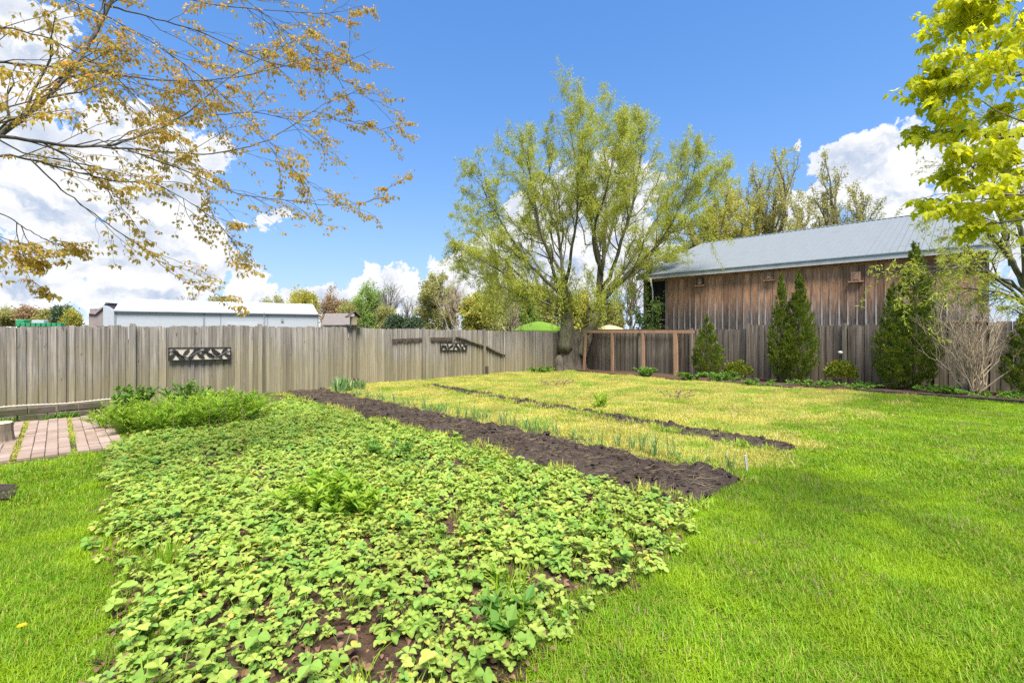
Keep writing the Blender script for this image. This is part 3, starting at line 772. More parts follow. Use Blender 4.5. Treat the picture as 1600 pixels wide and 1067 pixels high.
# ================================================================== BLOCK EDGING, PATIO, ROPE
def mk_block():
    t = NT('edging_block'); r = t.orand(); n = t.noise(t.pos(), 14, 6, .65); g = t.noise(t.pos(), 3.0, 4)
    c = t.mix(n, (0.05, 0.038, 0.032), (0.16, 0.125, 0.105)); c = t.mix(t.math('MULTIPLY', r, .4), c, (0.11, 0.095, 0.06)); c = t.mix(t.math('MULTIPLY', t.ramp(g, .5, .66), .7), c, (0.055, 0.062, 0.022))
    return t.done(t.principled(c, .95, .15, bump=n, bstr=.8, bdist=.01))
M['edging_block'] = mk_block()
def mk_brick():
    t = NT('paver'); r = t.orand(); n = t.noise(t.pos(), 22, 6, .65); g = t.noise(t.pos(), 2.2, 5)
    c = t.mix(r, (0.25, 0.18, 0.14), (0.345, 0.26, 0.205)); c = t.mix(t.math('MULTIPLY', t.ramp(n, .4, .75), .45), c, (0.22, 0.15, 0.12)); c = t.mix(t.math('MULTIPLY', t.ramp(g, .5, .7), .45), c, (0.19, 0.15, 0.11))
    return t.done(t.principled(c, .9, .2, bump=n, bstr=.4, bdist=.005))
M['paver'] = mk_brick()
pa, pb = ab(*G(0, 668)[:2]); qa, qb = ab(*G(185, 650)[:2])
WALL_B = 1.35
def edging():
    a1 = ab(*G(188, 645)[:2])[0]
    a0 = a1; a_end = onfence_left(0) + 2.4
    x, y = xy(a1, WALL_B)
    root = thing('block_edging', 'low two-course edging of mossy dark concrete blocks along the patio', 'edging', (x, y, float(gz(x, y))), radians(45))
    r = random.Random(5)
    var = [MB().box((0, 0, .066), (.36, .20, .130), bev=.012).mesh('block', M['edging_block']), MB().box((0, 0, .066), (.28, .20, .127), bev=.015).mesh('block', M['edging_block'])]
    for row in range(2):
        s = -.1 - row * .16
        while s > -(a_end - a1):
            k = r.randrange(2); w = (.36, .28)[k]
            link('block', var[k], root, (s - w / 2, r.uniform(-.02, .02) + row * .02, row * .134 - .005 - .01 * s * 0), (r.uniform(-.06, .06), r.uniform(-.035, .035), r.uniform(-.09, .09)))
            s -= w + r.uniform(.008, .035)
    return a1, a_end
EA, EB = edging()
m = MB(); pts = []
for i in range(40):
    a = EA - .25 + (EB - EA + .2) * i / 39; x, y = xy(a, WALL_B - .02); pts.append((x, y, gz(x, y) + .275 + .012 * sin(i * .5)))
pts = np.array(pts); m.tube(pts, .012, 6)
P2 = np.repeat(pts, 6, 0)[:-5]; ph = np.arange(len(P2)) * 1.3
Pint = np.stack([np.interp(np.linspace(0, 39, 420), np.arange(40), pts[:, k]) for k in range(3)], 1); ph = np.arange(420) * 1.05
Pint = Pint + np.stack([np.cos(ph) * .007, np.cos(ph) * -.007, np.sin(ph) * .011], 1); m.tube(Pint, .009, 4)
M['rope'] = plain_mat('rope', (0.50, 0.44, 0.35), .9, .1)
tag(m.obj('rope', M['rope'], smooth=True), 'pale twisted rope lying along the top of the block edging', 'rope')

def patio():
    # paved with bricks in square panels, weeds in the joints between the panels
    A0 = ab(*G(196, 690)[:2])[0]; B0 = WALL_B + .42; nA, nB = 8, 7
    x, y = xy(A0, B0)
    base = MB(); root = thing('patio', None, None, (x, y, float(gz(x, y))), radians(45)); tag(root, kind='structure')
    front = Gp([(-400, 800), (0, 731), (85, 723), (150, 711), (192, 694), (189, 680), (150, 640), (-400, 640)])
    r = random.Random(9); bw, bl, gap = .122, .215, .004
    mes = [MB().box((0, 0, 0), (bw * q, bl * q, .06), bev=.006).mesh('brick', M['paver']) for q in (1, .985, .97)]
    pw = 4 * (bw + gap) + .055; n = 0
    for i in range(-1, nA):
        for q in range(4):
            a = A0 + i * pw + q * (bw + gap) + bw / 2 + .03
            for j in range(16):
                b = B0 + j * (bl + gap + .020) + bl / 2
                x, y = xy(a, b)
                if not inpoly(np.array([x]), np.array([y]), front)[0]: continue
                if y < 2.5: continue
                link('brick', r.choice(mes), root, (-(a - A0), -(b - B0), .0 + r.uniform(-.010, .010) + (gz(x, y) - gz(*xy(A0, B0)))), (r.uniform(-.012, .012), r.uniform(-.015, .015), r.uniform(-.012, .012))); n += 1
    # joint weeds
    X = []; Y = []
    for i in range(0, nA):
        a = A0 + i * pw - .0
        for k in range(85):
            b = B0 + rng.random() * 4.2; x, y = xy(a + rng.normal() * .013, b)
            if inpoly(np.array([x]), np.array([y]), front)[0] and fbm(np.array([b * 1.4]), np.array([a * 3.]), 4)[0] > .36: X.append(x); Y.append(y)
    X = np.array(X); Y = np.array(Y)
    JT = [blade_patch('joint_tuft', 26, .05, .028, .005, M['weedgrass'], .8, .5, .3, seed=s) for s in (31, 32)]
    scatter('joint_weeds', JT, np.stack([X, Y, gz(X, Y) + .02], 1), rng.random(len(X)) * 6.28, .8 + .5 * rng.random(len(X)))
patio()
def edging_weeds():
    n = 170; a = EA - .3 + (EB - EA) * rng.random(n); x, y = xy(a, WALL_B + .12 + .16 * rng.random(n) ** 2)
    MW = [blade_patch('edging_weed', 34, .14, .09, .014, M['weed_dark'], 1.0, .5, .3, seed=s) for s in (41, 42, 43)]
    k = fbm(a * 2.6, a * 0, 6) > .52
    scatter('edging_weeds', MW, np.stack([x[k], y[k], gz(x[k], y[k])], 1), rng.random(k.sum()) * 6.28, .5 + .8 * rng.random(k.sum()), seed=4)
edging_weeds()
sheet('bare_soil', Gp([(-30, 765), (22, 762), (30, 776), (10, 788), (-40, 790)]), M['soil'], .035, res=.04, amp=.03)
# the sawn stump-like block at the patio's left end
sp = G(-14, 694); m = MB(); V = []; k = 14
root = thing('tree_stump', 'pale sawn stump with flat tan top standing at the patio edge', 'stump', sp, .3)
m = MB(); rr = [.22 * (1 + .10 * sin(i * 2.1) + .06 * cos(i * 3.7)) for i in range(k)]
for z, f in ((-.03, 1.22), (.05, 1.06), (.18, 1.0), (.30, .98)): V += [(rr[i] * f * cos(i * 2 * pi / k), rr[i] * f * sin(i * 2 * pi / k), z) for i in range(k)]
F = [[q * k + i, q * k + (i + 1) % k, (q + 1) * k + (i + 1) % k, (q + 1) * k + i] for q in range(3) for i in range(k)]
m.add(V, F); M['stump'] = bark_mat('stump', (0.16, 0.12, 0.085), (0.34, 0.26, 0.19)); m.obj('bark', M['stump'], root)
M['cutwood'] = plain_mat('cutwood', (0.50, 0.38, 0.25), .85, .15, var=.2, scale=14)
MB().add([(rr[i] * .985 * cos(i * 2 * pi / k), rr[i] * .985 * sin(i * 2 * pi / k), .303 + .008 * sin(i)) for i in range(k)], [list(range(k))]).obj('cut_top', M['cutwood'], root)

# ================================================================== BARN
def mk_roof():
    t = NT('roof_metal'); n = t.noise(t.mapping(t.objco(), (1, 1, 1)), 2.0, 5); g = t.noise(t.mapping(t.objco(), (14, .5, 1)), 2.0, 4)
    c = t.mix(n, (0.155, 0.170, 0.176), (0.205, 0.22, 0.222)); c = t.mix(t.math('MULTIPLY', g, .35), c, (0.115, 0.127, 0.132)); c = t.mix(t.math('MULTIPLY', t.ramp(t.noise(t.mapping(t.pos(), (1, 1, 1)), 1.1, 6, .7), .56, .72), .5), c, (0.15, 0.13, 0.11))
    return t.done(t.principled(c, .55, .35, .0))
M['roof_metal'] = mk_roof()
M['trim_white'] = plain_mat('trim_white', (0.45, 0.45, 0.44), .5, .4)
M['roof_edge'] = plain_mat('roof_edge', (0.20, 0.27, 0.29), .5, .4)
M['bay_shade'] = plain_mat('bay_shade', (0.02, 0.017, 0.015), .9, .1)  # near-black colour imitating the shade within the barn's left bay
def barn():
    OFF = 4.0
    base = np.array([CX, CY]) + E1 * OFF                   # on the barn's front plane, abreast of the corner
    def bx(px): # distance along the front from `base`
        u = (px - 800) / FPX; return (u * base[1] - base[0]) / (1 + u) * S2
    x0 = bx(1008); x1 = bx(1541); EAVE = 4.63; RIDGE = 7.45; HALF = 8.3; EO = .32
    z0 = float(gz(*(base + E2 * x0))) - .05
    o = base + E2 * x0; Lw = x1 - x0
    root = thing('barn', 'long weathered brown board-and-batten barn with pale metal roof behind the back fence', 'barn', (o[0], o[1], z0), radians(-45))
    H = EAVE - z0
    # core walls (side, rear, gables) set just behind the boards
    Wd = 2 * HALF; rise = RIDGE - EAVE; m = MB()
    V = [(0.02, .03, 0), (Lw - .02, .03, 0), (Lw - .02, Wd, 0), (.02, Wd, 0), (.02, .03, H), (Lw - .02, .03, H), (Lw - .02, Wd, H), (.02, Wd, H), (.02, HALF, H + rise - .1), (Lw - .02, HALF, H + rise - .1)]
    m.add(V, [[0, 1, 5, 4], [1, 2, 6, 9, 5], [2, 3, 7, 6], [3, 0, 4, 8, 7], [4, 5, 9, 8], [7, 8, 9, 6]]); m.obj('wall', M['barnboard'], root)
    r = random.Random(3)
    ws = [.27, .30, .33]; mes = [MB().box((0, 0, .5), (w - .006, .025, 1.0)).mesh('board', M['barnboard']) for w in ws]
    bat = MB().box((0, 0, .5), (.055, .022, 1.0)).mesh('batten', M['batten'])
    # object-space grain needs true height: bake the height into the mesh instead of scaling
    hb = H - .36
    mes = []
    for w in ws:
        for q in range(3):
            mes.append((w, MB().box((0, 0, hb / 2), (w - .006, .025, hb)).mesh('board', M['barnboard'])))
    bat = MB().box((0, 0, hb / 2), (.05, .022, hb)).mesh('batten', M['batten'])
    MB().box((.62, .018, hb / 2), (1.10, .012, hb)).obj('bay_shade_panel', M['bay_shade'], root)  # flat dark panel over the wall, painted as the shade of an open bay
    for zz in (1.6, 2.5, 3.3): MB().box((.62, -.02, zz), (1.12, .05, .10)).obj('rail', M['fence_back'], root)
    MB().box((1.22, -.02, hb / 2), (.12, .09, hb)).obj('bay_post', M['fence_back'], root)
    s = 1.29
    while s < Lw - .2:
        w, me = r.choice(mes)
        link('board', me, root, (s + w / 2, .012 + r.uniform(-.006, .004), 0), (0, r.uniform(-.004, .004), 0)); s += w
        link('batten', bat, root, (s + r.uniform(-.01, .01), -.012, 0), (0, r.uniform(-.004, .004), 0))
    MB().box((Lw / 2, .0, H - .235), (Lw, .05, .25)).obj('frieze_board', M['barnboard'], root)
    for xx in (.0, Lw):
        MB().box((xx, -.005, H / 2 - .06), (.14, .10, H - .13)).obj('corner_post', M['fence_back'], root)
    # small louvred boxes high on the wall
    for i, (px, py) in enumerate(((1095, 440), (1203, 431), (1338, 432))):
        bxx = bx(px) - x0; d = (base + E2 * bx(px))[1]; zc = CAM_Z + (HOR - py) * d / FPX - z0
        b = MB().box((bxx, -.08, zc), (.30, .13, .34), bev=.006).obj('nest_box', M['oldwood'] if i == 0 else M['batten'], root)
        MB().box((bxx, -.10, zc - .21), (.46, .17, .05)).obj('ledge', M['batten'], b)
        MB().box((bxx, -.155, zc + .0), (.17, .02, .27), bev=.004).obj('cover_board', M['batten'], b)
    # roof
    sl_ = math.atan2(rise, HALF); RL = (HALF + EO) / cos(sl_); RO = .35
    pw = .92; npan = int((Lw + 2 * RO) / pw) + 1; pw = (Lw + 2 * RO) / npan
    def panel_mesh(name):
        prof = []; nr = 4
        for k in range(nr):
            a = pw * k / nr; prof += [(a, 0), (a + .02, .026), (a + .05, .026), (a + .07, 0)]
        prof.append((pw - .002, 0)); V = []; F = []
        for y in (0, RL): V += [(p[0], y, p[1]) for p in prof]
        n = len(prof)
        for k in range(n - 1): F.append([k, k + 1, n + k + 1, n + k])
        return make_mesh(name, V, F, M['roof_metal'])
    pm = panel_mesh('roof_panel')
    ez = H + .06 - EO * math.tan(sl_)
    for i in range(npan):
        link('roof_panel', pm, root, (-RO + i * pw, -EO, ez + r.uniform(0, .003)), (sl_, 0, 0))
        q = link('roof_panel', pm, root, (-RO + (i + 1) * pw, 2 * HALF + EO, ez), (sl_, 0, pi))
    MB().box((Lw / 2, -EO + .03, ez - .115), (Lw + 2 * RO, .04, .19)).obj('fascia', M['trim_white'], root)
    MB().box((Lw / 2, -EO - .004, ez + .002), (Lw + 2 * RO, .05, .035)).obj('drip_edge', M['roof_edge'], root)
    MB().box((Lw / 2, -EO / 2 + .02, ez - .17 ), (Lw + 2 * RO - .02, EO - .06, .02)).obj('soffit', M['oldwood'], root)
    m = MB()
    for s in (1, -1): m.add([(-RO, HALF, H + rise + .09), (Lw + RO, HALF, H + rise + .09), (Lw + RO, HALF + s * .2, H + rise + .035), (-RO, HALF + s * .2, H + rise + .035)], [[0, 1, 2, 3]])
    m.obj('ridge_cap', M['roof_edge'], root)
    for xx in (-RO, Lw + RO):
        m = MB(); m.add([(xx - .02, -EO, ez - .2), (xx + .02, -EO, ez - .2), (xx + .02, HALF, H + rise - .12), (xx - .02, HALF, H + rise - .12), (xx - .02, -EO, ez + .01), (xx + .02, -EO, ez + .01), (xx + .02, HALF, H + rise + .07), (xx - .02, HALF, H + rise + .07)], [[3, 2, 1, 0], [4, 5, 6, 7], [0, 1, 5, 4], [1, 2, 6, 5], [2, 3, 7, 6], [3, 0, 4, 7]])
        m.obj('rake_board', M['trim_white'], root)
    # white downpipe near the left corner
    m = MB(); dx = bx(1021) - x0
    m.tube([(dx, -EO + .0, ez - .18), (dx, -.12, H - .75), (dx, -.09, H - 1.0), (dx, -.09, .25)], .042, 8); m.obj('downpipe', M['trim_white'], root, smooth=True)
barn()

# ================================================================== TRELLIS FRAME
def trellis():
    off = .62; o = xy(off, 0)
    o = np.array([CX, CY]) - E1 * off
    def tx(px): return onfence_back(px, off)
    zb = float(gz(*o)); root = thing('timber_frame', 'open reddish timber frame of posts and a top beam beside the willow trunk', 'trellis', (o[0], o[1], 0), radians(-45))
    zt = 1.62
    xs = [tx(914.5), tx(957), tx(1005), tx(1056)]
    for i, s in enumerate(xs):
        x, y = np.array(o) + E2 * s; z0 = float(gz(x, y)) - .03; h = zt - z0 - .02; w = (.10, .10, .10, .16)[i]
        MB().box((s + (-.02 if i == 0 else 0), 0, z0 + h / 2), (w, .09, h), ry=(.075 if i == 0 else random.uniform(-.012, .012))).obj('post', M['newwood'], root)
    e = tx(1080)
    MB().box(((xs[0] + e) / 2 + .05, -.0, zt + .045), (e - xs[0] + .1, .088, .12), ry=-.002).obj('beam', M['newwood'], root)
    MB().box(((xs[0] + xs[3]) / 2 + .05, .45, zt + .10), (xs[3] - xs[0] + .25, .06, .09)).obj('beam', M['oldwood'], root)
    for s in (xs[0] + .08, xs[1] + .13, xs[3] - .14): MB().box((s, .24, zt + .055), (.06, .40, .09)).obj('cross_beam', M['newwood'], root)
    for s in (xs[0] + .3, xs[3]):
        x, y = np.array(o) + E2 * s; z0 = float(gz(x, y)) - .03; MB().box((s, .45, (z0 + zt) / 2 + .01), (.08, .08, zt - z0 + .06)).obj('post', M['oldwood'], root)
trellis()
# landscape timbers edging the back border
def timber(p, q, label, h=.10, mat='oldwood'):
    A = G(*p); B = G(*q); L = np.linalg.norm(B - A); c = (A + B) / 2
    o = link('landscape_timber', MB().box((0, 0, 0), (L, .12, h), bev=.012).mesh('landscape_timber', M[mat]), None, c + np.array([0, 0, h * .36]), (0, -math.asin((B - A)[2] / L), math.atan2(B[1] - A[1], B[0] - A[0])))
    tag(o, label, 'timber', 'timbers edging the back border')
timber((1112, 597), (1238, 608), 'dark landscape timber in front of the shorter conifers')
timber((1342, 612), (1460, 620), 'weathered landscape timber in front of the tall conifer')
timber((1463, 620.5), (1640, 634), 'weathered landscape timber below the bare shrub')
# ================================================================== STRAWBERRIES
def leaflet(L, Wd, fold, droop, seed, teeth=True):
    r = np.random.default_rng(seed); n = 5; V = []; F = []
    t = np.linspace(0, 1, n)
    wv = np.array([.06, .72, 1.0, .86, .30]) * Wd / 2
    for i in range(n):
        y = L * t[i] * (1 - .12 * droop * t[i]); z = -droop * L * t[i] ** 2 * .45
        V += [(-wv[i], y + (.04 * L if teeth and i in (2, 3) else 0), z + fold * wv[i]), (0, y + (.03 * L if i == n - 1 else 0), z), (wv[i], y + (.04 * L if teeth and i in (1, 3) else 0), z + fold * wv[i])]
    for i in range(n - 1):
        F += [[i * 3, i * 3 + 1, i * 3 + 4, i * 3 + 3], [i * 3 + 1, i * 3 + 2, i * 3 + 5, i * 3 + 4]]
    return np.array(V, float), F
def rotz(V, a): c, s = cos(a), sin(a); return V @ np.array([[c, -s, 0], [s, c, 0], [0, 0, 1]]).T
def rotx(V, a): c, s = cos(a), sin(a); return V @ np.array([[1, 0, 0], [0, c, -s], [0, s, c]]).T
def straw_leaf(m, seed, size=.055, stalk=.11, lean=.5, az=0.0, tilt=None):
    r = np.random.default_rng(seed); rn = r.random()
    # stalk
    P = [np.zeros(3)]; n = 4
    for i in range(1, n + 1):
        t = i / n; P.append(np.array([0, lean * stalk * t ** 1.6, stalk * t * (1 - .25 * lean * t)]))
    P = [rotz(p[None], az)[0] for p in P]
    m.tube(P, [.0017, .0016, .0014, .0013, .0012], 3, False, r=.15)
    tip = P[-1]; tl = r.uniform(-.35, .35) if tilt is None else tilt
    for k, (a, q) in enumerate(((0, 1.05), (1.75 + r.uniform(-.2, .2), .95), (-1.75 + r.uniform(-.2, .2), .95))):
        V, F = leaflet(size * q, size * q * r.uniform(.78, .92), r.uniform(.15, .75), r.uniform(-.1, .9), seed * 5 + k)
        V = rotx(V, r.uniform(-.05, .55)); V = rotz(V, a); V = rotx(V, tl - .35 * lean); V = rotz(V, az)
        m.add(V + tip, F, r=min(1, max(0, rn + r.uniform(-.12, .12))))
def plant_mesh(seed, nl=8, mat='strawberry'):
    r = np.random.default_rng(seed + 100); m = MB()
    for i in range(nl):
        straw_leaf(m, seed * 31 + i, size=r.uniform(.032, .058), stalk=r.uniform(.05, .15), lean=r.uniform(.15, 1.1), az=i * 2.4 + r.uniform(-.5, .5))
    return m.mesh('strawberry_plants', M[mat], smooth=False)
SP = [plant_mesh(s, nl=6 + s % 4) for s in range(8)] + [plant_mesh(20 + s, 6, 'strawberry_dark') for s in range(3)]
def strawberries():
    X, Y = grid_points(BED, .096, .5, seed=61)
    dens = fbm(X * 1.25, Y * 1.25, 71, 3)
    edge = inpoly(X - .12, Y - .10, BED) & inpoly(X + .12, Y + .1, BED) & inpoly(X + .15, Y - .15, BED) & inpoly(X - .15, Y + .15, BED)
    keep = (rng.random(X.size) < np.clip((dens - .22) * 5.5, .55, .99)) & (edge | (rng.random(X.size) < .55))
    X = X[keep]; Y = Y[keep]; d = np.hypot(X, Y)
    vis = (np.abs(X) < 1.22 * Y + .3)
    order = np.argsort(d + 100 * ~vis); near = order[:290]; far = order[290:]
    sc = .56 + .44 * rng.random(X.size) ** 1.5
    scatter('strawberry_plants', SP, np.stack([X[far], Y[far], gz(X[far], Y[far]) + .01], 1), rng.random(len(far)) * 6.28, sc[far], seed=61, tilt=rng.normal(size=(len(far), 2)) * .12)
    # the plants nearest the camera: one thing each, leaf by leaf
    r = random.Random(4)
    lv = []
    for s in range(14):
        m = MB(); rr = np.random.default_rng(s + 900)
        straw_leaf(m, 700 + s, size=rr.uniform(.026, .055), stalk=rr.uniform(.05, .16), lean=rr.uniform(.15, 1.1))
        lv.append(m.mesh('leaf', M['strawberry' if s % 5 else 'strawberry_dark']))
    for i in near:
        p = thing('strawberry_plant', 'low strawberry plant with bright green three-part leaves at the near end of the bed', 'strawberry plant', (X[i], Y[i], gz(X[i], Y[i]) + .01), r.random() * 6.28, 'strawberry plants at the near end of the bed')
        n = r.randint(5, 8)
        for k in range(n):
            link('leaf', r.choice(lv), p, (r.uniform(-.012, .012), r.uniform(-.012, .012), 0), (r.uniform(-.1, .1), r.uniform(-.1, .1), k * 2.4 + r.uniform(-.5, .5)), (sc[i] * r.uniform(.85, 1.15),) * 3)
strawberries()
# brown leaf litter between the plants
def litter_mesh(seed):
    V, F = leaflet(.05, .036, .5, 1.2, seed); V = rotx(V, random.uniform(-.3, .5)); m = MB(); m.add(V, F, random.random())
    return m.mesh('dry_leaf', M['dryleaf'])
LM = [litter_mesh(s) for s in range(6)]
X, Y = grid_points(BED, .046, .5, seed=5); m_ = rng.random(X.size) < .85
scatter('leaf_litter', LM, np.stack([X[m_], Y[m_], gz(X[m_], Y[m_]) + .015 + .03 * rng.random(m_.sum())], 1), rng.random(m_.sum()) * 6.28, .35 + .65 * rng.random(m_.sum()) ** 1.5, seed=7, tilt=rng.normal(size=(m_.sum(), 2)) * .5)
# grass creeping into the bed's edges
def fringe():
    X, Y = grid_points([(x, y) for x, y in BED], .2, .5, seed=15)
    e = ~(inpoly(X - .3, Y, BED) & inpoly(X + .3, Y, BED) & inpoly(X, Y + .25, BED) & inpoly(X, Y - .25, BED))
    k = e & (rng.random(X.size) < .85)
    scatter('edge_grass', LQ, np.stack([X[k], Y[k], gz(X[k], Y[k]) + .01], 1), rng.random(k.sum()) * 6.28, .6 + .6 * rng.random(k.sum()), seed=2)
    k = ~e & (rng.random(X.size) < .15)
    GT = [blade_patch('bed_grass', 40, .12, .12, .005, M['lawn'], .6, .4, .3, seed=s) for s in (51, 52)]
    scatter('bed_grass', GT, np.stack([X[k], Y[k], gz(X[k], Y[k]) + .01], 1), rng.random(k.sum()) * 6.28, .6 + .7 * rng.random(k.sum()), seed=2)
fringe()

# ================================================================== WEEDS, ONIONS, STALKS
def leafy_clump(R, H, n, leaf, mat, seed, lw=.35, up=.6, stems=14):
    """a mound of many small leaves carried on leaning stems"""
    r = np.random.default_rng(seed); m = MB()
    V = []
    per = max(4, n // stems); P = []; D = []
    for i in range(stems):
        a = r.random() * 6.28; q = R * sqrt(r.random()) * .55
        b = np.array([q * cos(a), q * sin(a), 0]); ln = (R * .9) * r.random() ** .6; a2 = a + r.normal() * .5
        hgt = H * (1 - .45 * (q + ln * .5) / (R * 1.4)) * r.uniform(.65, 1.05)
        t = np.linspace(0, 1, 6)[:, None]
        pts = b + np.concatenate([np.cos(a2) * ln * t ** 1.4, np.sin(a2) * ln * t ** 1.4, hgt * t * (1.08 - .08 * t)], 1)
        m.tube(pts, np.linspace(.004, .0015, 6), 3, False, r=.2)
        tt = r.random(per) ** .6; base = np.stack([np.interp(tt, t[:, 0], pts[:, k]) for k in range(3)], 1)
        ang = r.random(per) * 6.28
        d = np.stack([np.cos(ang), np.sin(ang), r.normal(size=per) * .35 + up], 1)
        P.append(base); D.append(norm(d))
    P = np.concatenate(P); D = np.concatenate(D); n = len(P)
    X, Yv, Z = frames(D, .5, (0, 0, 1)); L = leaf * (.6 + .8 * r.random(n))
    TV = np.array([(0, 0, 0), (-lw / 2, .45, .06), (0, 1, -.05), (lw / 2, .45, .06)]); TF = np.array([[0, 3, 2, 1]])
    V, F, R_ = stamp(TV, TF, P, X, Yv, Z, L, r.random(n))
    m.add(V, F, R_)
    return m.mesh('weed_clump', M[mat])
def clump(px, py, R, H, n, leaf, mat, seed, name, label, cat='weed', group=None, lw=.35, up=.6, lift=0):
    g = G(px, py); o = link(name, leafy_clump(R, H, n, leaf, mat, seed, lw, up, stems=max(10, n // 45)), None, g + np.array([0, 0, lift])); tag(o, label, cat, group); return o
clump(232, 674, .62, .62, 4200, .075, 'weed', 1, 'weed_clump', 'big bright feathery weed mound beside the patio corner', lw=.22)
clump(188, 668, .42, .40, 1500, .07, 'weed', 2, 'weed_clump', 'smaller bright weed mound spilling onto the patio edge', lw=.22)
clump(275, 672, .60, .62, 3200, .07, 'weed', 3, 'weed_clump', 'bright weed mound just right of the biggest one by the patio', lw=.22)
clump(345, 663, .72, .68, 4600, .075, 'weed', 4, 'weed_clump', 'broad leafy weed mound below the larger metal panel', lw=.25)
clump(388, 655, .45, .45, 1500, .06, 'weed', 5, 'weed_clump', 'low weed mound at the right end of the mounds by the fence', lw=.3)
clump(206, 644, .36, .68, 1100, .09, 'weed_dark', 6, 'weed_clump', 'dark green leafy weed against the left fence by its post', lw=.4)
clump(296, 640, .38, .70, 1200, .085, 'weed_dark', 7, 'weed_clump', 'dark green weed against the fence under the larger metal panel', lw=.35)
clump(318, 640, .30, .50, 800, .085, 'weed', 8, 'weed_clump', 'light green weed beside the dark one under the larger metal panel', lw=.35)
clump(498, 800, .30, .36, 900, .085, 'weed', 9, 'weed_clump', 'nettle-like clump with pointed leaves in the middle of the strawberry bed', lw=.36)
clump(548, 806, .25, .30, 600, .085, 'weed', 10, 'weed_clump', 'smaller nettle-like clump beside the taller one in the strawberries', lw=.36)
clump(608, 716, .25, .26, 600, .08, 'weed_dark', 11, 'weed_clump', 'dark green leafy clump at the back of the strawberry bed', lw=.3)
clump(790, 985, .13, .17, 110, .085, 'weed_dark', 12, 'weed_clump', 'dock-like weed near the right front edge of the strawberries', lw=.5, up=.8)
clump(1128, 596, .60, .38, 900, .09, 'weed_dark', 14, 'weed_clump', 'green weeds at foot of the shortest conifer', lw=.45)
clump(1078, 594, .45, .34, 700, .09, 'weed_dark', 15, 'weed_clump', 'green weeds at foot of the thickest post of the timber frame', lw=.45)
clump(1008, 588, .45, .40, 700, .10, 'weed_dark', 16, 'weed_clump', 'green weeds in front of the third post of the timber frame', lw=.45)
clump(845, 583, .5, .30, 600, .10, 'weed_dark', 17, 'weed_clump', 'green weeds left of the willow trunk at the fence', lw=.45)
clump(940, 640, .14, .30, 120, .13, 'weed', 18, 'weed_clump', 'lone bright leafy weed standing in the yellow grass', lw=.3, up=.9)
clump(870, 604, .55, .24, 700, .07, 'straw', 19, 'dead_weed_clump', 'pinkish brown dead weed clump in front of the willow', 'dead weeds', lw=.12, up=.9)
clump(1052, 622, .50, .22, 600, .07, 'straw', 20, 'dead_weed_clump', 'brown dead weed clump in the yellow grass right of the frame', 'dead weeds', lw=.12, up=.9)
for i, (px, py, lab) in enumerate(((1190, 603, 'green groundcover weeds under the pair of conifers'), (1345, 608, 'green groundcover left of the tall conifer'), (1490, 616, 'green groundcover under the left of the bare shrub'), (1555, 622, 'green groundcover under the right of the bare shrub'), (1470, 613, 'green groundcover at foot of the tall conifer'), (1272, 604, 'green groundcover between the pair of conifers and the round shrub'))):
    clump(px, py, .62, .20, 700, .075, 'weed_dark', 30 + i, 'weed_clump', lab, lw=.5)
# broad-leaved iris-like fan of blades at the fence
def fan(px, py, n, L, w, mat, name, label, cat, seed, lean=.5, group=None):
    me = blade_patch(name, n, L * .9, L, w, M[mat], lean, .35, .3, seed=seed)
    o = link(name, me, None, G(px, py)); return tag(o, label, cat, group)
fan(535, 612, 130, .38, .03, 'onion', 'garlic_clump', 'clump of upright green garlic blades at the fence by the soil end', 'garlic', 3)
fan(560, 609, 70, .30, .028, 'onion', 'garlic_clump', 'smaller clump of green blades below the bird feeder', 'garlic', 4)
fan(258, 893, 170, .17, .007, 'lawn', 'grass_tuft', 'tall dark green grass tuft at the left edge of the strawberries', 'grass', 5)
fan(795, 930, 70, .16, .009, 'lawn', 'grass_tuft', 'grass tuft at the right front of the strawberry bed', 'grass', 6)
def onions():
    r = random.Random(8); mes = []
    for s in range(6):
        mes.append(blade_patch('onion_plant', 12, .07, .24, .011, M['onion'], .75, .4, .2, curl=1.1, seed=60 + s))
    A = (G(505, 612) + G(520, 610)) / 2; B = G(1165, 742)
    n = 70
    for i in range(n):
        t = (i + r.uniform(-.35, .35)) / n; t = t ** .9
        p = A + (B - A) * t; nrm = np.array([E1[0], E1[1]]) * r.uniform(-.06, .16)
        x, y = p[0] + nrm[0], p[1] + nrm[1]
        o = link('onion_plant', r.choice(mes), None, (x, y, gz(x, y) + .02), (0, 0, r.random() * 6.28), (r.uniform(.6, 1.15),) * 3)
        tag(o, 'small onion plant with blue-green blades in the row beside the dug soil', 'onion', 'onions in the row along the dug soil')
onions()
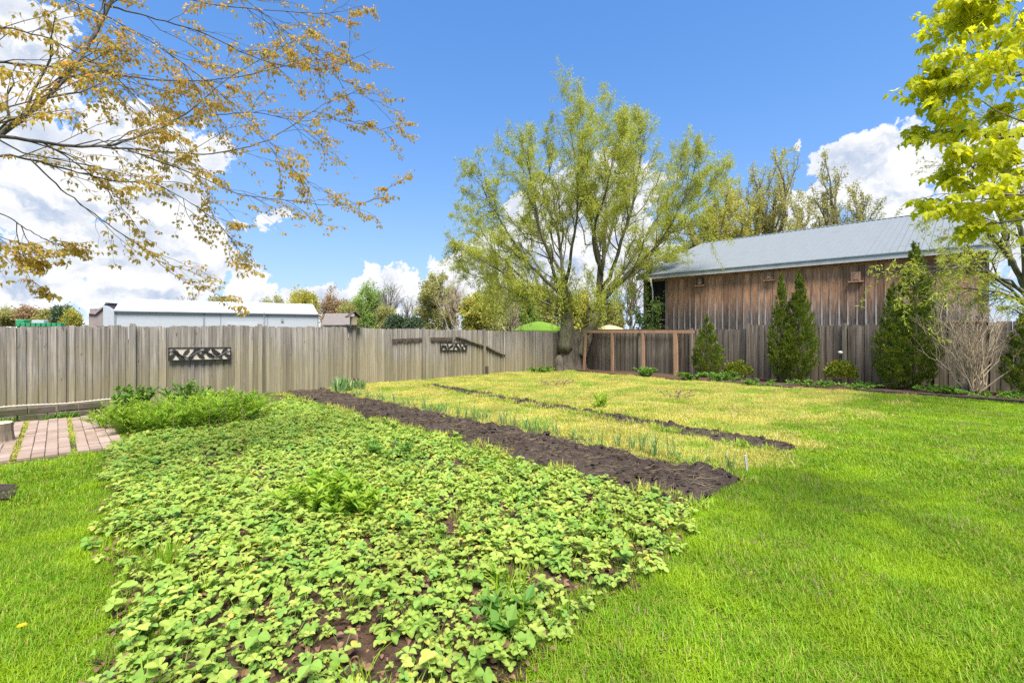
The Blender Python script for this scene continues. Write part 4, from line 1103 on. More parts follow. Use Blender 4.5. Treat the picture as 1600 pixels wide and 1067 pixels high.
# dry standing stalks among the weeds
for i, (px, py, top) in enumerate(((272, 690, 628), (289, 664, 588), (290, 676, 632), (328, 683, 634), (343, 676, 640), (352, 676, 622), (379, 668, 592), (382, 680, 640), (615, 735, 690), (433, 640, 596), (420, 642, 610))):
    g = G(px, py); h = (py - top) * g[1] / FPX; m = MB(); r = random.Random(i)
    pts = [(r.uniform(-.01, .01) + .03 * t * r.uniform(-1, 1), 0, h * t) for t in (0, .3, .6, .85, 1)]
    m.tube(pts, [.005, .0045, .004, .003, .002], 4)
    for k in range(5):
        a = r.random() * 6.28; q = np.array(pts[3]) + (np.array(pts[4]) - np.array(pts[3])) * r.random(); m.tube([q, q + np.array([cos(a) * .05, sin(a) * .05, .04])], [.002, .001], 3)
    o = m.obj('dry_stalk', M['straw'], None, loc=g)
    lab = ('short dry stalk left of the tallest stalk in the weeds', 'tall pale dry stalk rising before the left end of the larger metal panel', 'short dry stalk touching the tall one below the larger metal panel', 'dry stalk in front of the broad weed mound, left of three', 'dry stalk in front of the broad weed mound, middle of three', 'dry stalk in front of the broad weed mound, right of three', 'tall pale dry stalk with bent top at the right end of the weed mounds', 'short dry stalk at foot of the tall bent one by the weed mounds', 'thin pale stalk in the dark leafy clump amid the strawberries', 'dry stalk against the fence at the head of the dug soil', 'shorter dry stalk left of the one at the head of the dug soil')[i]
    tag(o, lab, 'dry stalk', 'dry stalks standing in the weeds')
# little marker stake, dandelion, tulip shoot
g = G(1166, 738); m = MB(); m.box((0, 0, .09), (.022, .016, .22), ry=-.12, bev=.004)
tag(m.obj('plant_marker', M['trim_white'], None, loc=g), 'small white plant marker stake at the near end of the onion row', 'marker')
M['dandelion'] = plain_mat('dandelion', (0.75, 0.42, 0.01), .7, .2)
g = G(32, 1003); root = thing('dandelion', 'single yellow dandelion in the grass at lower left', 'flower', g)
m = MB(); m.tube([(0, 0, 0), (.005, 0, .05), (.008, 0, .085)], .0025, 5); m.obj('stem', M['weed'], root)
m = MB(); k = 22
for i in range(k):
    a = i * 2.4; q = .5 + .5 * (i / k); d = np.array([cos(a), sin(a), .7 - .6 * q]); s = np.array([-sin(a), cos(a), 0]); b = np.array([.008, 0, .085])
    m.add([b - s * .002, b + d * .018 * q - s * .004, b + d * .022 * q, b + d * .018 * q + s * .004, b + s * .002], [[0, 1, 2, 3, 4]])
m.obj('flower_head', M['dandelion'], root)
m = MB(); nb = 5
for i, (a, L, w) in enumerate(((.3, .15, .035), (2.2, .13, .04), (4.2, .11, .03))):
    d = np.array([cos(a), sin(a), 0]); s = np.array([-sin(a), cos(a), 0]); V = []; F = []
    for k in range(nb):
        t = k / (nb - 1); c = d * (.10 * L * 3 * t ** 2 * .5) + np.array([0, 0, L * t]); ww = w * (.5 + 1.0 * t) * (1 - t) ** .6 * 1.2 + .001
        V += [c - s * ww / 2 + d * .006, c, c + s * ww / 2 + d * .006]
    for k in range(nb - 1): F += [[k * 3, k * 3 + 1, k * 3 + 4, k * 3 + 3], [k * 3 + 1, k * 3 + 2, k * 3 + 5, k * 3 + 4]]
    m.add(V, F, .9)
tag(m.obj('tulip_shoot', M['weed'], None, loc=G(197, 914)), 'young tulip shoot with broad pale green leaves at the left edge of the bed', 'tulip')

# ================================================================== CONIFERS AND SHRUBS
def conifer_mesh(H, R, n, seed, belly=.20, sharp=1.45):
    """arborvitae: many upright plumes of flat sprays standing out from the stem"""
    r = np.random.default_rng(seed)
    def prof(t): return np.clip((t + .05) / belly, 0, 1) ** .55 * (1 - np.clip((t - belly) / (1 - belly), 0, 1) ** sharp)
    npl = int(120 * H * (R + .25)); t = r.random(npl * 3); t = t[r.random(npl * 3) < prof(t) * .9 + .15][:npl]; npl = len(t)
    a = r.random(npl) * 2 * pi; out = R * prof(t) * (.80 + .34 * r.random(npl)); up = (.16 + .26 * r.random(npl)) * min(1, H / 3) * (.6 + .4 * prof(t))
    z0 = H * t * .94
    per = max(8, n // npl); q = r.random((npl, per)) ** .55
    rad = out[:, None] * (.35 + .65 * q ** .8); zz = z0[:, None] + up[:, None] * q ** 1.5
    A = a[:, None] + r.normal(size=(npl, per)) * (.045 / (out[:, None] + .12)) * 1.2
    P = np.stack([rad * np.cos(A), rad * np.sin(A), np.minimum(zz + r.normal(size=(npl, per)) * .02, H)], -1).reshape(-1, 3); P = P[:, :]
    P[:, 2] = np.maximum(P[:, 2], .02); N = len(P); Af = A.reshape(-1)
    D = norm(np.stack([np.cos(Af) * .55, np.sin(Af) * .55, np.full(N, 1.25)], 1) + r.normal(size=(N, 3)) * .26)
    Rd = np.stack([np.cos(Af + r.normal(size=N) * .9), np.sin(Af + r.normal(size=N) * .9), np.zeros(N)], 1)
    X = norm(np.cross(D, Rd)); Z = np.cross(X, D)
    L = (.05 + .07 * r.random(N) ** 1.5) * (.75 + .1 * H / 2)
    TV = np.array([(0, 0, 0), (-.10, .35, 0), (0, .95, .02), (.10, .35, 0),
                   (-.34, .62, .05), (-.05, .3, 0), (-.16, .25, 0), (.34, .66, -.05), (.05, .3, 0), (.16, .25, 0)])
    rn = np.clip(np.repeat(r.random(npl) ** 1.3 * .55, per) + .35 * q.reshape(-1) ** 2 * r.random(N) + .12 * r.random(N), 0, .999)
    m = MB()
    for T3 in (np.array([[0, 3, 2, 1]]), np.array([[6, 5, 4]]), np.array([[8, 9, 7]])):
        V, F, Rn = stamp(TV, T3, P, X, D, Z, L, rn); used = np.unique(F); remap = -np.ones(len(V), int); remap[used] = np.arange(len(used))
        m.add(V[used], remap[F], Rn[used])
    return m
def conifer(name, label, px, d, H, R, n, seed, extra=(), group=None):
    x = (px - 800) / FPX * d; g = np.array([x, d, gz(x, d)])
    root = thing(name, label, 'conifer', g, 0, group)
    MB().tube([(0, 0, -.05), (0, 0, H * .5), (0, 0, H * .93)], [.07, .05, .012], 7).obj('trunk', M['bark'], root)
    m = conifer_mesh(H, R, n, seed)
    for (dx, dy, h2, r2, n2) in extra:
        m2 = conifer_mesh(h2, r2, n2, seed + 5)
        m.add(np.concatenate(m2.V) + np.array([dx, dy, 0]), m2.F, np.concatenate(m2.R))
    m.obj('crown', M['arbor'], root)
    # inner branches keep the middle from being hollow
    q = MB(); r = random.Random(seed)
    for i in range(60):
        t = r.random() * .85; a = r.random() * 6.28; rr = R * (1 - t) * .8
        q.tube([(0, 0, H * t), (rr * cos(a), rr * sin(a), H * t + rr * .6)], [.012, .004], 4)
    q.obj('branches', M['bark'], root)
    return root
conifer('arborvitae', 'shortest conical arborvitae beside the timber frame', 1105, 17.2, 2.34, .58, 13000, 1)
conifer('arborvitae', 'left and slimmer arborvitae of the joined pair', 1221, 15.2, 3.72, .42, 13000, 2, group=None)
conifer('arborvitae', 'right and bushier arborvitae of the joined pair', 1249, 14.9, 3.78, .53, 17000, 3)
conifer('arborvitae', 'tallest arborvitae with a lower second stem, before the barn', 1430, 12.9, 4.40, .64, 24000, 4, extra=((-.54, .12, 3.15, .46, 11000),))
conifer('arborvitae', 'arborvitae cut off by the right edge of the picture', 1606, 11.2, 2.35, .48, 11000, 6)

def shrub(name, label, px, py, R, H, n, leaf, mat, seed, cat='shrub'):
    g = G(px, py); root = thing(name, label, cat, g); r = np.random.default_rng(seed)
    st = MB(); 
    for i in range(16):
        a = r.random() * 6.28; q = R * .75 * sqrt(r.random()); hh = H * r.uniform(.6, .9)
        st.tube([(q * .25 * cos(a), q * .25 * sin(a), 0), (q * .7 * cos(a), q * .7 * sin(a), hh * .5), (q * cos(a), q * sin(a), hh)], [.010, .007, .003], 4)
    st.obj('stems', M['bark'], root)
    v = norm(r.normal(size=(n, 3))); v[:, 2] = np.abs(v[:, 2]); rad = (.55 + .45 * r.random(n) ** .5) * (1 + .55 * (fbm(v[:, 0] * 3 + 5, v[:, 1] * 3 + v[:, 2] * 2, seed, 3) - .5) * 2)
    P = v * rad[:, None] * np.array([R, R, H * .62]) + np.array([0, 0, H * .36])
    P = P[P[:, 2] > .03]; n = len(P); D = norm(norm(P - np.array([0, 0, H * .3])) + r.normal(size=(n, 3)) * .5 + np.array([0, 0, .5]))
    X, Yv, Z = frames(D); TV = np.array([(0, 0, 0), (-.28, .5, .06), (0, 1, 0), (.28, .5, .06)])
    V, F, Rn = stamp(TV, np.array([[0, 3, 2, 1]]), P, X, Yv, Z, leaf * (.6 + .8 * r.random(n)), r.random(n))
    MB().add(V, F, Rn).obj('crown', M[mat], root); return root
M['boxleaf'] = leaf_mat('boxleaf', (0.09, 0.16, 0.012), (0.22, 0.25, 0.02), (0.28, 0.2, 0.03), .25, .3, 2)
shrub('small_shrub', 'small clipped green shrub between the shortest conifer and the pair', 1150, 594, .42, .62, 2600, .065, 'boxleaf', 1)
shrub('small_shrub', 'small round green shrub right of the pair of conifers', 1312, 602, .42, .72, 2600, .065, 'boxleaf', 2)
# pale solar light on a stake behind the round shrub
g = np.array([*xy(.35, onfence_back(1316)), 0]); g[2] = gz(g[0], g[1]); root = thing('garden_light', 'small white garden light on a thin stake above the round shrub', 'garden light', g)
hh = 1.02; MB().tube([(0, 0, 0), (0, 0, hh - .08)], .008, 6).obj('stake', M['dark_metal'], root)
m = MB(); m.tube([(0, 0, hh - .09), (0, 0, hh - .03), (0, 0, hh), (0, 0, hh + .03), (0, 0, hh + .045)], [.03, .065, .075, .05, .012], 12); m.obj('lamp_head', M['trim_white'], root, smooth=True)

# ================================================================== TREES
def curve(p0, p1, n=8, bow=0.12, wob=.04, rs=None, sag=0.0):
    p0 = np.asarray(p0, float); p1 = np.asarray(p1, float); L = np.linalg.norm(p1 - p0); t = np.linspace(0, 1, n)[:, None]
    P = p0 + (p1 - p0) * t
    b = rng.normal(size=3); b -= b @ ((p1 - p0) / L) * (p1 - p0) / L
    P = P + b * (bow * L * np.sin(pi * t) * .5) + np.cumsum(rng.normal(size=(n, 3)) * wob * L / n, 0) * (t > 0)
    P[:, 2] += -sag * L * t[:, 0] ** 2 + 0
    return P
def sub_branches(branches, n, lenf, ang, t0=.25, up=.2, wob=.12, minr=.004, rf=.6, npt=6, sag=0.0, out=None):
    """children along each branch: list of (points, radii)"""
    res = []
    for P, R in branches:
        L = np.linalg.norm(np.diff(P, axis=0), axis=1).sum()
        k = n if isinstance(n, int) else max(1, int(rng.poisson(n * L)))
        for t in t0 + (1 - t0) * (np.arange(k) + rng.random(k)) / k:
            i = t * (len(P) - 1); a = int(min(i, len(P) - 2)); f = i - a; p = P[a] * (1 - f) + P[a + 1] * f; r = R[a] * (1 - f) + R[a + 1] * f
            T = norm(P[a + 1] - P[a]); v = rng.normal(size=3); v -= (v @ T) * T; v = norm(v)
            an = ang * rng.uniform(.6, 1.3); d = T * cos(an) + v * sin(an) + np.array([0, 0, up])
            if out is not None: d = d + out(p)
            d = norm(d); l = (L if isinstance(n, int) else min(L, 2.2)) * lenf * rng.uniform(.6, 1.25) * (1.15 - .6 * t)
            tt = np.linspace(0, 1, npt)[:, None]
            Q = p + d * l * tt + np.cumsum(rng.normal(size=(npt, 3)) * wob * l / npt, 0) * (tt > 0)
            Q[:, 2] -= sag * l * tt[:, 0] ** 2
            r0 = max(minr, min(r * rf, .03 + r * .4)); res.append((Q, np.linspace(r0, max(minr * .5, r0 * .3), npt)))
    return res
def tubes(m, br, k):
    for P, R in br: m.tube(P, R, k, cap=(k > 4))
def leaves_on(br, per_m, L, w, seed, droop=.2, spread=.05, jit=.6, t0=.1, fold=.1):
    r = np.random.default_rng(seed); PP = []; DD = []
    for P, R in br:
        ln = np.linalg.norm(np.diff(P, axis=0), axis=1).sum(); n = r.poisson(ln * per_m)
        if n == 0: continue
        t = (t0 + (1 - t0) * r.random(n)) * (len(P) - 1); a = np.minimum(t.astype(int), len(P) - 2); f = (t - a)[:, None]
        PP.append(P[a] * (1 - f) + P[a + 1] * f); DD.append(norm(P[a + 1] - P[a]))
    P = np.concatenate(PP); D = np.concatenate(DD); n = len(P)
    P = P + r.normal(size=(n, 3)) * spread
    D = norm(D * .6 + r.normal(size=(n, 3)) * jit + np.array([0, 0, -droop]))
    X, Yv, Z = frames(D)
    TV = np.array([(0, 0, 0), (-w / 2, .45, fold * w), (0, 1, 0), (w / 2, .45, fold * w)])
    return stamp(TV, np.array([[0, 3, 2, 1]]), P, X, Yv, Z, L * (.55 + .9 * r.random(n)), r.random(n))

# ---- the corkscrew willow in the corner
def willow():
    global rng; rng = np.random.default_rng(5)
    base = np.array([2.75, 21.75, 0]); base[2] = gz(base[0], base[1]) - .05
    root = thing('willow_tree', 'large corkscrew willow with two main stems and fresh yellow-green leaves in the far corner', 'tree', base)
    def w(px, py, dd=0.0):
        f = min(1.0, max(0.0, (440 - py) / 330)); g = .07 * min(1, abs(px - 925) / 200)
        return W(px - (px - 920) * g, py + f * 52, 21.75 + dd) - base
    tr = MB(); r = random.Random(2)
    # gnarled fluted butt
    k = 44; V = []; nz = 16
    for j in range(nz):
        z = 1.95 * j / (nz - 1); q = np.interp(z, [0, .12, .45, 1.0, 1.5, 1.95], [.80, .64, .53, .49, .46, .36])
        for i in range(k):
            a = i * 2 * pi / k; tw = a + .25 * z
            f = 1 + .20 * sin(3 * tw + 1) + .09 * sin(8 * tw + .6 * sin(2.5 * z)) + .05 * sin(15 * tw + 2 * z) + .16 * (vnoise(a * 2.2, z * 2.6, 4) - .5)
            f -= .30 * math.exp(-((a - 4.55) / .24) ** 2 - ((z - .95) / .42) ** 2)      # a dark hollow facing the garden
            V.append((q * f * cos(a) * 1.08, q * f * sin(a) * .8, z))
    F = [[j * k + i, j * k + (i + 1) % k, (j + 1) * k + (i + 1) % k, (j + 1) * k + i] for j in range(nz - 1) for i in range(k)]
    tr.add(V, F)
    limbs = []
    def limb(pts, r0, r1):
        P = np.array([w(*p) for p in pts]); n = 4 * len(P)
        t = np.linspace(0, len(P) - 1, n); Q = np.stack([np.interp(t, np.arange(len(P)), P[:, c]) for c in range(3)], 1)
        for _ in range(2): Q[1:-1] = (Q[:-2] + 2 * Q[1:-1] + Q[2:]) / 4
        Q[1:] += np.cumsum(rng.normal(size=(n - 1, 3)), 0) * .035
        R = (r0 * .55 if r0 < .25 else r0 * .85) * (1 - np.linspace(0, 1, n)) ** 1.05 + r1 * .8; limbs.append((Q, R)); return Q, R
    # left stem and its fan
    limb([(882, 548, -.1), (887, 500, -.1), (889, 470, 0), (884, 440, .2)], .32, .14)
    limb([(886, 465, 0), (880, 420, .3), (870, 330, .8), (862, 240, 1.0), (858, 170, 1.2)], .19, .012)
    limb([(887, 480, 0), (862, 430, -.5), (835, 350, -1.2), (815, 270, -1.5), (795, 190, -1.8)], .17, .012)
    limb([(886, 470, 0), (845, 430, -.8), (800, 370, -1.6), (765, 300, -2.0), (742, 255, -2.3)], .15, .010)
    limb([(885, 490, 0), (840, 460, .6), (785, 410, 1.2), (745, 360, 1.8), (724, 320, 2.0)], .14, .010)
    limb([(885, 492, 0), (850, 475, -1.2), (800, 440, -2.4), (760, 410, -3.2), (722, 395, -3.6)], .12, .008)
    limb([(886, 500, .2), (845, 478, 1.5), (790, 452, 2.4), (745, 430, 3.0), (708, 415, 3.2)], .10, .008)
    limb([(884, 440, 0), (850, 370, 1.4), (828, 280, 2.6), (822, 205, 3.0)], .14, .010)
    limb([(884, 440, 0), (893, 360, -1.4), (900, 260, -2.4), (905, 165, -2.6)], .14, .010)
    # right stem, leaning away
    A = [(905, 555, .1), (918, 520, .1), (930, 490, .2), (938, 462, .3)]
    limb(A, .27, .20)
    limb([(936, 468, .3), (936, 420, .2), (925, 330, .3), (903, 220, .4), (890, 140, .6)], .20, .010)
    limb([(938, 460, .3), (946, 400, .8), (948, 300, 1.5), (942, 210, 1.8), (932, 122, 2.0)], .18, .010)
    limb([(938, 455, .3), (960, 390, -.5), (985, 300, -1.2), (1000, 210, -1.5), (1012, 150, -1.6)], .18, .010)
    limb([(936, 472, .3), (968, 425, 1.0), (1012, 360, 1.6), (1050, 275, 2.0), (1078, 200, 2.2)], .18, .010)
    limb([(936, 476, .3), (975, 436, -.8), (1030, 375, -1.8), (1078, 300, -2.4), (1108, 215, -2.6)], .16, .010)
    limb([(950, 455, .2), (1000, 405, -.2), (1060, 345, -.6), (1105, 290, -.8), (1130, 250, -1.0)], .12, .008)
    limb([(946, 462, .3), (990, 430, 1.4), (1035, 400, 2.0), (1070, 385, 2.2)], .08, .008)
    limb([(938, 420, .2), (960, 330, 2.2), (965, 240, 3.4), (968, 160, 3.8)], .14, .010)
    limb([(940, 430, .2), (925, 350, -2.0), (950, 260, -3.2), (962, 170, -3.4)], .14, .010)
    lm = MB(); tubes(lm, limbs, 9); lm.obj('limbs', M['bark_olive'], root, smooth=True)
    tr.obj('trunk', M['bark'], root, smooth=True)
    main = [l for l in limbs if len(l[0]) >= 16]
    cen = w(925, 440)
    def out(p):
        v = p - cen; v = norm(v); return np.array([v[0] * .35, v[1] * .35, .30])
    b1 = sub_branches(main, 11, .34, .55, t0=.22, up=.25, wob=.22, minr=.007, rf=.42, out=out, npt=7)
    b2 = sub_branches(b1 + main, 10, .34, .6, t0=.25, up=.12, wob=.35, minr=.0045, rf=.5, npt=6, sag=.05)
    bm = MB(); tubes(bm, b1, 5); tubes(bm, b2, 4); bm.obj('branches', M['bark_olive'], root)
    sel = [b for b in b2 if rng.random() < .95]
    b3 = sub_branches(sel, 3, .55, .8, t0=.2, up=-.12, wob=.7, minr=.003, npt=6, sag=.35)
    # low weeping shoots round the forks
    low = []
    for i in range(150):
        p = w(rng.uniform(735, 985), rng.uniform(400, 476), rng.uniform(-3.0, 2.5)); l = rng.uniform(.7, 1.7); n = 7
        t = np.linspace(0, 1, n)[:, None]; a = rng.random() * 6.28
        Q = p + np.concatenate([np.cos(a) * .35 * l * t ** .6, np.sin(a) * .35 * l * t ** .6, -l * t ** 1.5], 1) + np.cumsum(rng.normal(size=(n, 3)) * .05, 0)
        low.append((Q, np.linspace(.006, .002, n)))
    tw = MB(); tubes(tw, b3, 3); tubes(tw, low, 3); tw.obj('twigs', M['bark_olive'], root)
    c = MB()
    c.add(*leaves_on(b3, 76, .095, .25, 1, droop=.4, spread=.06))
    c.add(*leaves_on(b2, 46, .095, .25, 2, droop=.4, spread=.07))
    c.add(*leaves_on(low, 85, .105, .26, 3, droop=.6, spread=.06))
    o = c.obj('crown', M['willow'], root)
    print('willow leaves', len(c.F), 'twigs', len(b1), len(b2), len(b3))
willow()
# small rotten stump at the willow's foot
g = G(873, 581); m = MB(); V = []; k = 9
for z, q in ((-.05, .26), (.25, .2), (.55, .17), (.68, .10)): V += [(q * (1 + .25 * sin(i * 2.3 + z * 3)) * cos(i * 2 * pi / k), q * (1 + .2 * cos(i * 1.7)) * sin(i * 2 * pi / k), z + (.08 * sin(i * 1.9) if z > .6 else 0)) for i in range(k)]
m.add(V, [[j * k + i, j * k + (i + 1) % k, (j + 1) * k + (i + 1) % k, (j + 1) * k + i] for j in range(3) for i in range(k)] + [[3 * k + i for i in range(k)]])
tag(m.obj('rotten_stump', M['bark'], None, smooth=True, loc=g), 'small dark rotten stump just left of the willow trunk', 'stump')

# ---- generic distant / side trees
def tree(name, label, px, d, top, width, crown, bark, seed, base_h=.25, leafL=.25, dens=1.0, bare=False, lean=0.0, up=.35, low=False, group=None, nl=11, twigk=1.0, wig=.2):
    global rng
    rng = np.random.default_rng(seed + 500)
    x = (px - 800) / FPX * d; z0 = float(gz(x, d)); H = (CAM_Z + (HOR - top) * d / FPX - z0) * .93; R = width / 2 * d / FPX * .9
    root = thing(name, label, 'tree', (x, d, z0), 0, group)
    r0 = max(.07, H * .022); t = np.linspace(0, 1, 8)[:, None]
    P = np.concatenate([lean * H * t, 0 * t, H * .9 * t], 1) + np.cumsum(rng.normal(size=(8, 3)) * H * .006, 0) * (t > 0); Rr = r0 * (1.1 - t[:, 0]) ** .9 + r0 * .05
    trunk = [(P, Rr)]; limbs = []
    for i in range(nl):
        t0 = base_h * .7 + (0.62 - base_h * .5) * (i + rng.random()) / nl; p = np.array([np.interp(t0, t[:, 0], P[:, c]) for c in range(3)]); a = i * 2.4 + rng.random()
        hgt = H * (t0 + (1 - t0) * rng.uniform(.45, .95)); f = (hgt / H - base_h) / (1 - base_h); rr = R * rng.uniform(.7, 1.0) * (sin(pi * min(max(f, .12), .92)) ** .6)
        q = np.array([P[-1, 0] * hgt / H * .9 + rr * cos(a), rr * sin(a), hgt]); C = curve(p, q, 7, .12, .3); C[:, 2] += np.sin(np.linspace(0, pi, 7)) * -.06 * H * (1 - t0)
        limbs.append((C, np.linspace(r0 * .55, r0 * .1, 7)))
    b1 = sub_branches(limbs + trunk, 7, .40, .6, t0=.3, up=up, wob=wig, minr=.01, npt=5)
    m = MB(); tubes(m, trunk, 8); tubes(m, limbs, 6); tubes(m, b1, 4)
    b2 = sub_branches(b1, 4, .55, .6, t0=.2, up=up * .6, wob=wig * 1.5, minr=.007 * max(1, d / 40), npt=4)
    m.obj('trunk', M[bark], root)
    q = MB()
    if bare:
        b3 = sub_branches(b2, 3, .6, .5, t0=.2, up=.1, wob=.2, minr=.006 * max(1, d / 40), npt=3)
        tubes(q, b2, 3); tubes(q, b3, 3); q.obj('crown', M[bark], root)
    else:
        tubes(q, b2, 3); q.obj('twigs', M[bark], root)
        c = MB(); tot = sum(np.linalg.norm(np.diff(b[0], axis=0), axis=1).sum() for b in b2)
        n = 8500 * dens; lf = leafL * (.62 if d > 60 else .85); c.add(*leaves_on(b2, n / tot, lf, .55, seed, droop=.1, spread=leafL * .7, t0=.0))
        if low: # foliage down to the ground
            k = int(1800 * dens); a = rng.random(k) * 6.28; rr = R * .8 * np.sqrt(rng.random(k)); Pq = np.stack([rr * np.cos(a), rr * np.sin(a), H * .55 * rng.random(k)], 1)
            X, Yv, Z = frames(rng.normal(size=(k, 3))); V, F, Rn = stamp(np.array([(0, 0, 0), (-.28, .5, .05), (0, 1, 0), (.28, .5, .05)]), np.array([[0, 3, 2, 1]]), Pq, X, Yv, Z, leafL * (.6 + .8 * rng.random(k)), rng.random(k)); c.add(V, F, Rn)
        c.obj('crown', M[crown], root)
    return root
tree('bare_tree', 'small leafless tree above the left part of the white shed roof', 300, 150, 459, 30, None, 'bark', 1, bare=True)
tree('distant_tree', 'low rounded green tree just showing over the white shed roof', 349, 150, 469, 36, 'olive', 'bark', 2, leafL=1.0)
tree('distant_tree', 'thin olive tree over the right part of the white shed roof', 432, 120, 462, 38, 'olive', 'bark', 3, leafL=.6, dens=.8)
tree('distant_tree', 'dense yellow-green round tree at the right end of the white shed', 476, 125, 459, 40, 'yellowgreen', 'bark', 4, leafL=.8, dens=1.5)
tree('distant_tree', 'tree with reddish young leaves beyond the white shed', 518, 110, 462, 46, 'reddish', 'bark', 5, leafL=.55, low=True)
tree('distant_tree', 'olive thin-leaved tree behind the bird feeder', 546, 105, 471, 54, 'olive', 'bark', 6, leafL=.6, low=True)
tree('distant_tree', 'tall fresh green tree right of the bird feeder', 577, 85, 442, 46, 'freshgreen', 'bark', 7, leafL=.42, dens=1.2, low=True, base_h=.1)
tree('bare_tree', 'tall leafless tree beside the fresh green one', 608, 82, 436, 44, None, 'bark_grey', 8, bare=True)
tree('distant_tree', 'small olive tree under the tall leafless one', 602, 78, 478, 36, 'olive', 'bark', 9, leafL=.4, low=True)
tree('bare_tree', 'small leafless tree left of the big olive willow', 637, 95, 463, 28, None, 'bark_grey', 10, bare=True)
for i, (px, top, w_, lab) in enumerate(((618, 492, 26, 'small dark evergreen behind the left fence'), (645, 497, 30, 'low dark evergreen bush behind the left fence'), (660, 498, 24, 'lowest dark evergreen left of the big olive willow'))):
    tree('evergreen_tree', lab, px, 75, top, w_, 'conifer', 'bark', 12 + i, leafL=.4, low=True, base_h=.05)
tree('distant_tree', 'broad olive-yellow tree left of the corkscrew willow', 686, 52, 426, 66, 'olive', 'bark_grey', 20, leafL=.26, dens=1.7, low=True, base_h=.1)
tree('bare_tree', 'tan leafless tree with a forked trunk beside the olive one', 711, 48, 428, 52, None, 'twig', 21, bare=True)
for i, (px, top, w_, mt, d, lab) in enumerate(((742, 455, 56, 'yellowgreen', 42, 'yellow-green bushy tree behind the left fence'), (778, 440, 66, 'olive', 48, 'olive tree behind the lower willow shoots'), (815, 452, 60, 'freshgreen', 44, 'fresh green bushy tree left of the green canopy'), (852, 445, 64, 'olive', 50, 'olive tree behind the green canopy'), (905, 462, 60, 'yellowgreen', 46, 'yellow-green tree behind the willow trunk'), (955, 470, 50, 'olive', 50, 'olive bush behind the timber frame'))):
    tree('background_tree', lab, px, d, top, w_, mt, 'bark_grey', 30 + i, leafL=.28, dens=1.3, low=True, base_h=.1, group='trees behind the far corner')
tree('bare_tree', 'leafless grey tree between the willow and the barn', 985, 40, 398, 64, None, 'bark_grey', 40, bare=True)
tree('bare_tree', 'tan leafless bush behind the left fence near the green canopy', 800, 40, 448, 60, None, 'twig', 41, bare=True)
tree('leafy_bush', 'light green bush in front of the left corner of the barn', 1028, 24.3, 440, 70, 'freshgreen', 'bark', 42, leafL=.13, dens=1.2, low=True, base_h=.1)
tree('background_tree', 'yellow willow behind the left end of the barn roof', 1112, 44, 292, 120, 'yellowgreen', 'bark_grey', 43, leafL=.2, dens=3.4, up=.7, nl=12, base_h=.15, wig=.12)
tree('background_tree', 'tall thin yellowish tree behind the barn roof', 1190, 46, 246, 104, 'yellowgreen', 'bark_grey', 44, leafL=.18, dens=2.6, up=.8, nl=12, base_h=.15, wig=.12)
tree('background_tree', 'wide tan-green tree behind the middle of the barn roof', 1300, 47, 258, 130, 'olive', 'bark_grey', 45, leafL=.18, dens=3.2, up=.55, nl=13, base_h=.15, wig=.15)

# ---- bare twiggy shrub in the back border
def bare_shrub():
    g = G(1520, 618); root = thing('bare_shrub', 'leafless tan vase-shaped shrub of many stems before the back fence', 'shrub', g); r = np.random.default_rng(5)
    global rng; rng = np.random.default_rng(77)
    st = []
    for i in range(38):
        a = r.random() * 6.28; q = .12 * r.random(); top = np.array([cos(a) * r.uniform(.2, 1.45), sin(a) * r.uniform(.1, .42), r.uniform(1.6, 2.55)])
        P = curve((q * cos(a), q * sin(a), -.03), top, 8, .12, .25); P[:, 0] -= np.sin(np.linspace(0, pi, 8)) * .12 * np.sign(top[0]) ; st.append((P, np.linspace(.017, .005, 8)))
    b1 = sub_branches(st, 6, .36, .5, t0=.3, up=.25, wob=.25, minr=.004, npt=5); b2 = sub_branches(b1, 5, .55, .55, t0=.2, up=.1, wob=.3, minr=.003, npt=4)
    m = MB(); tubes(m, st, 6); tubes(m, b1, 4); m.obj('stems', M['twig'], root)
    m = MB(); tubes(m, b2, 3); m.obj('twigs', M['twig'], root)
bare_shrub()
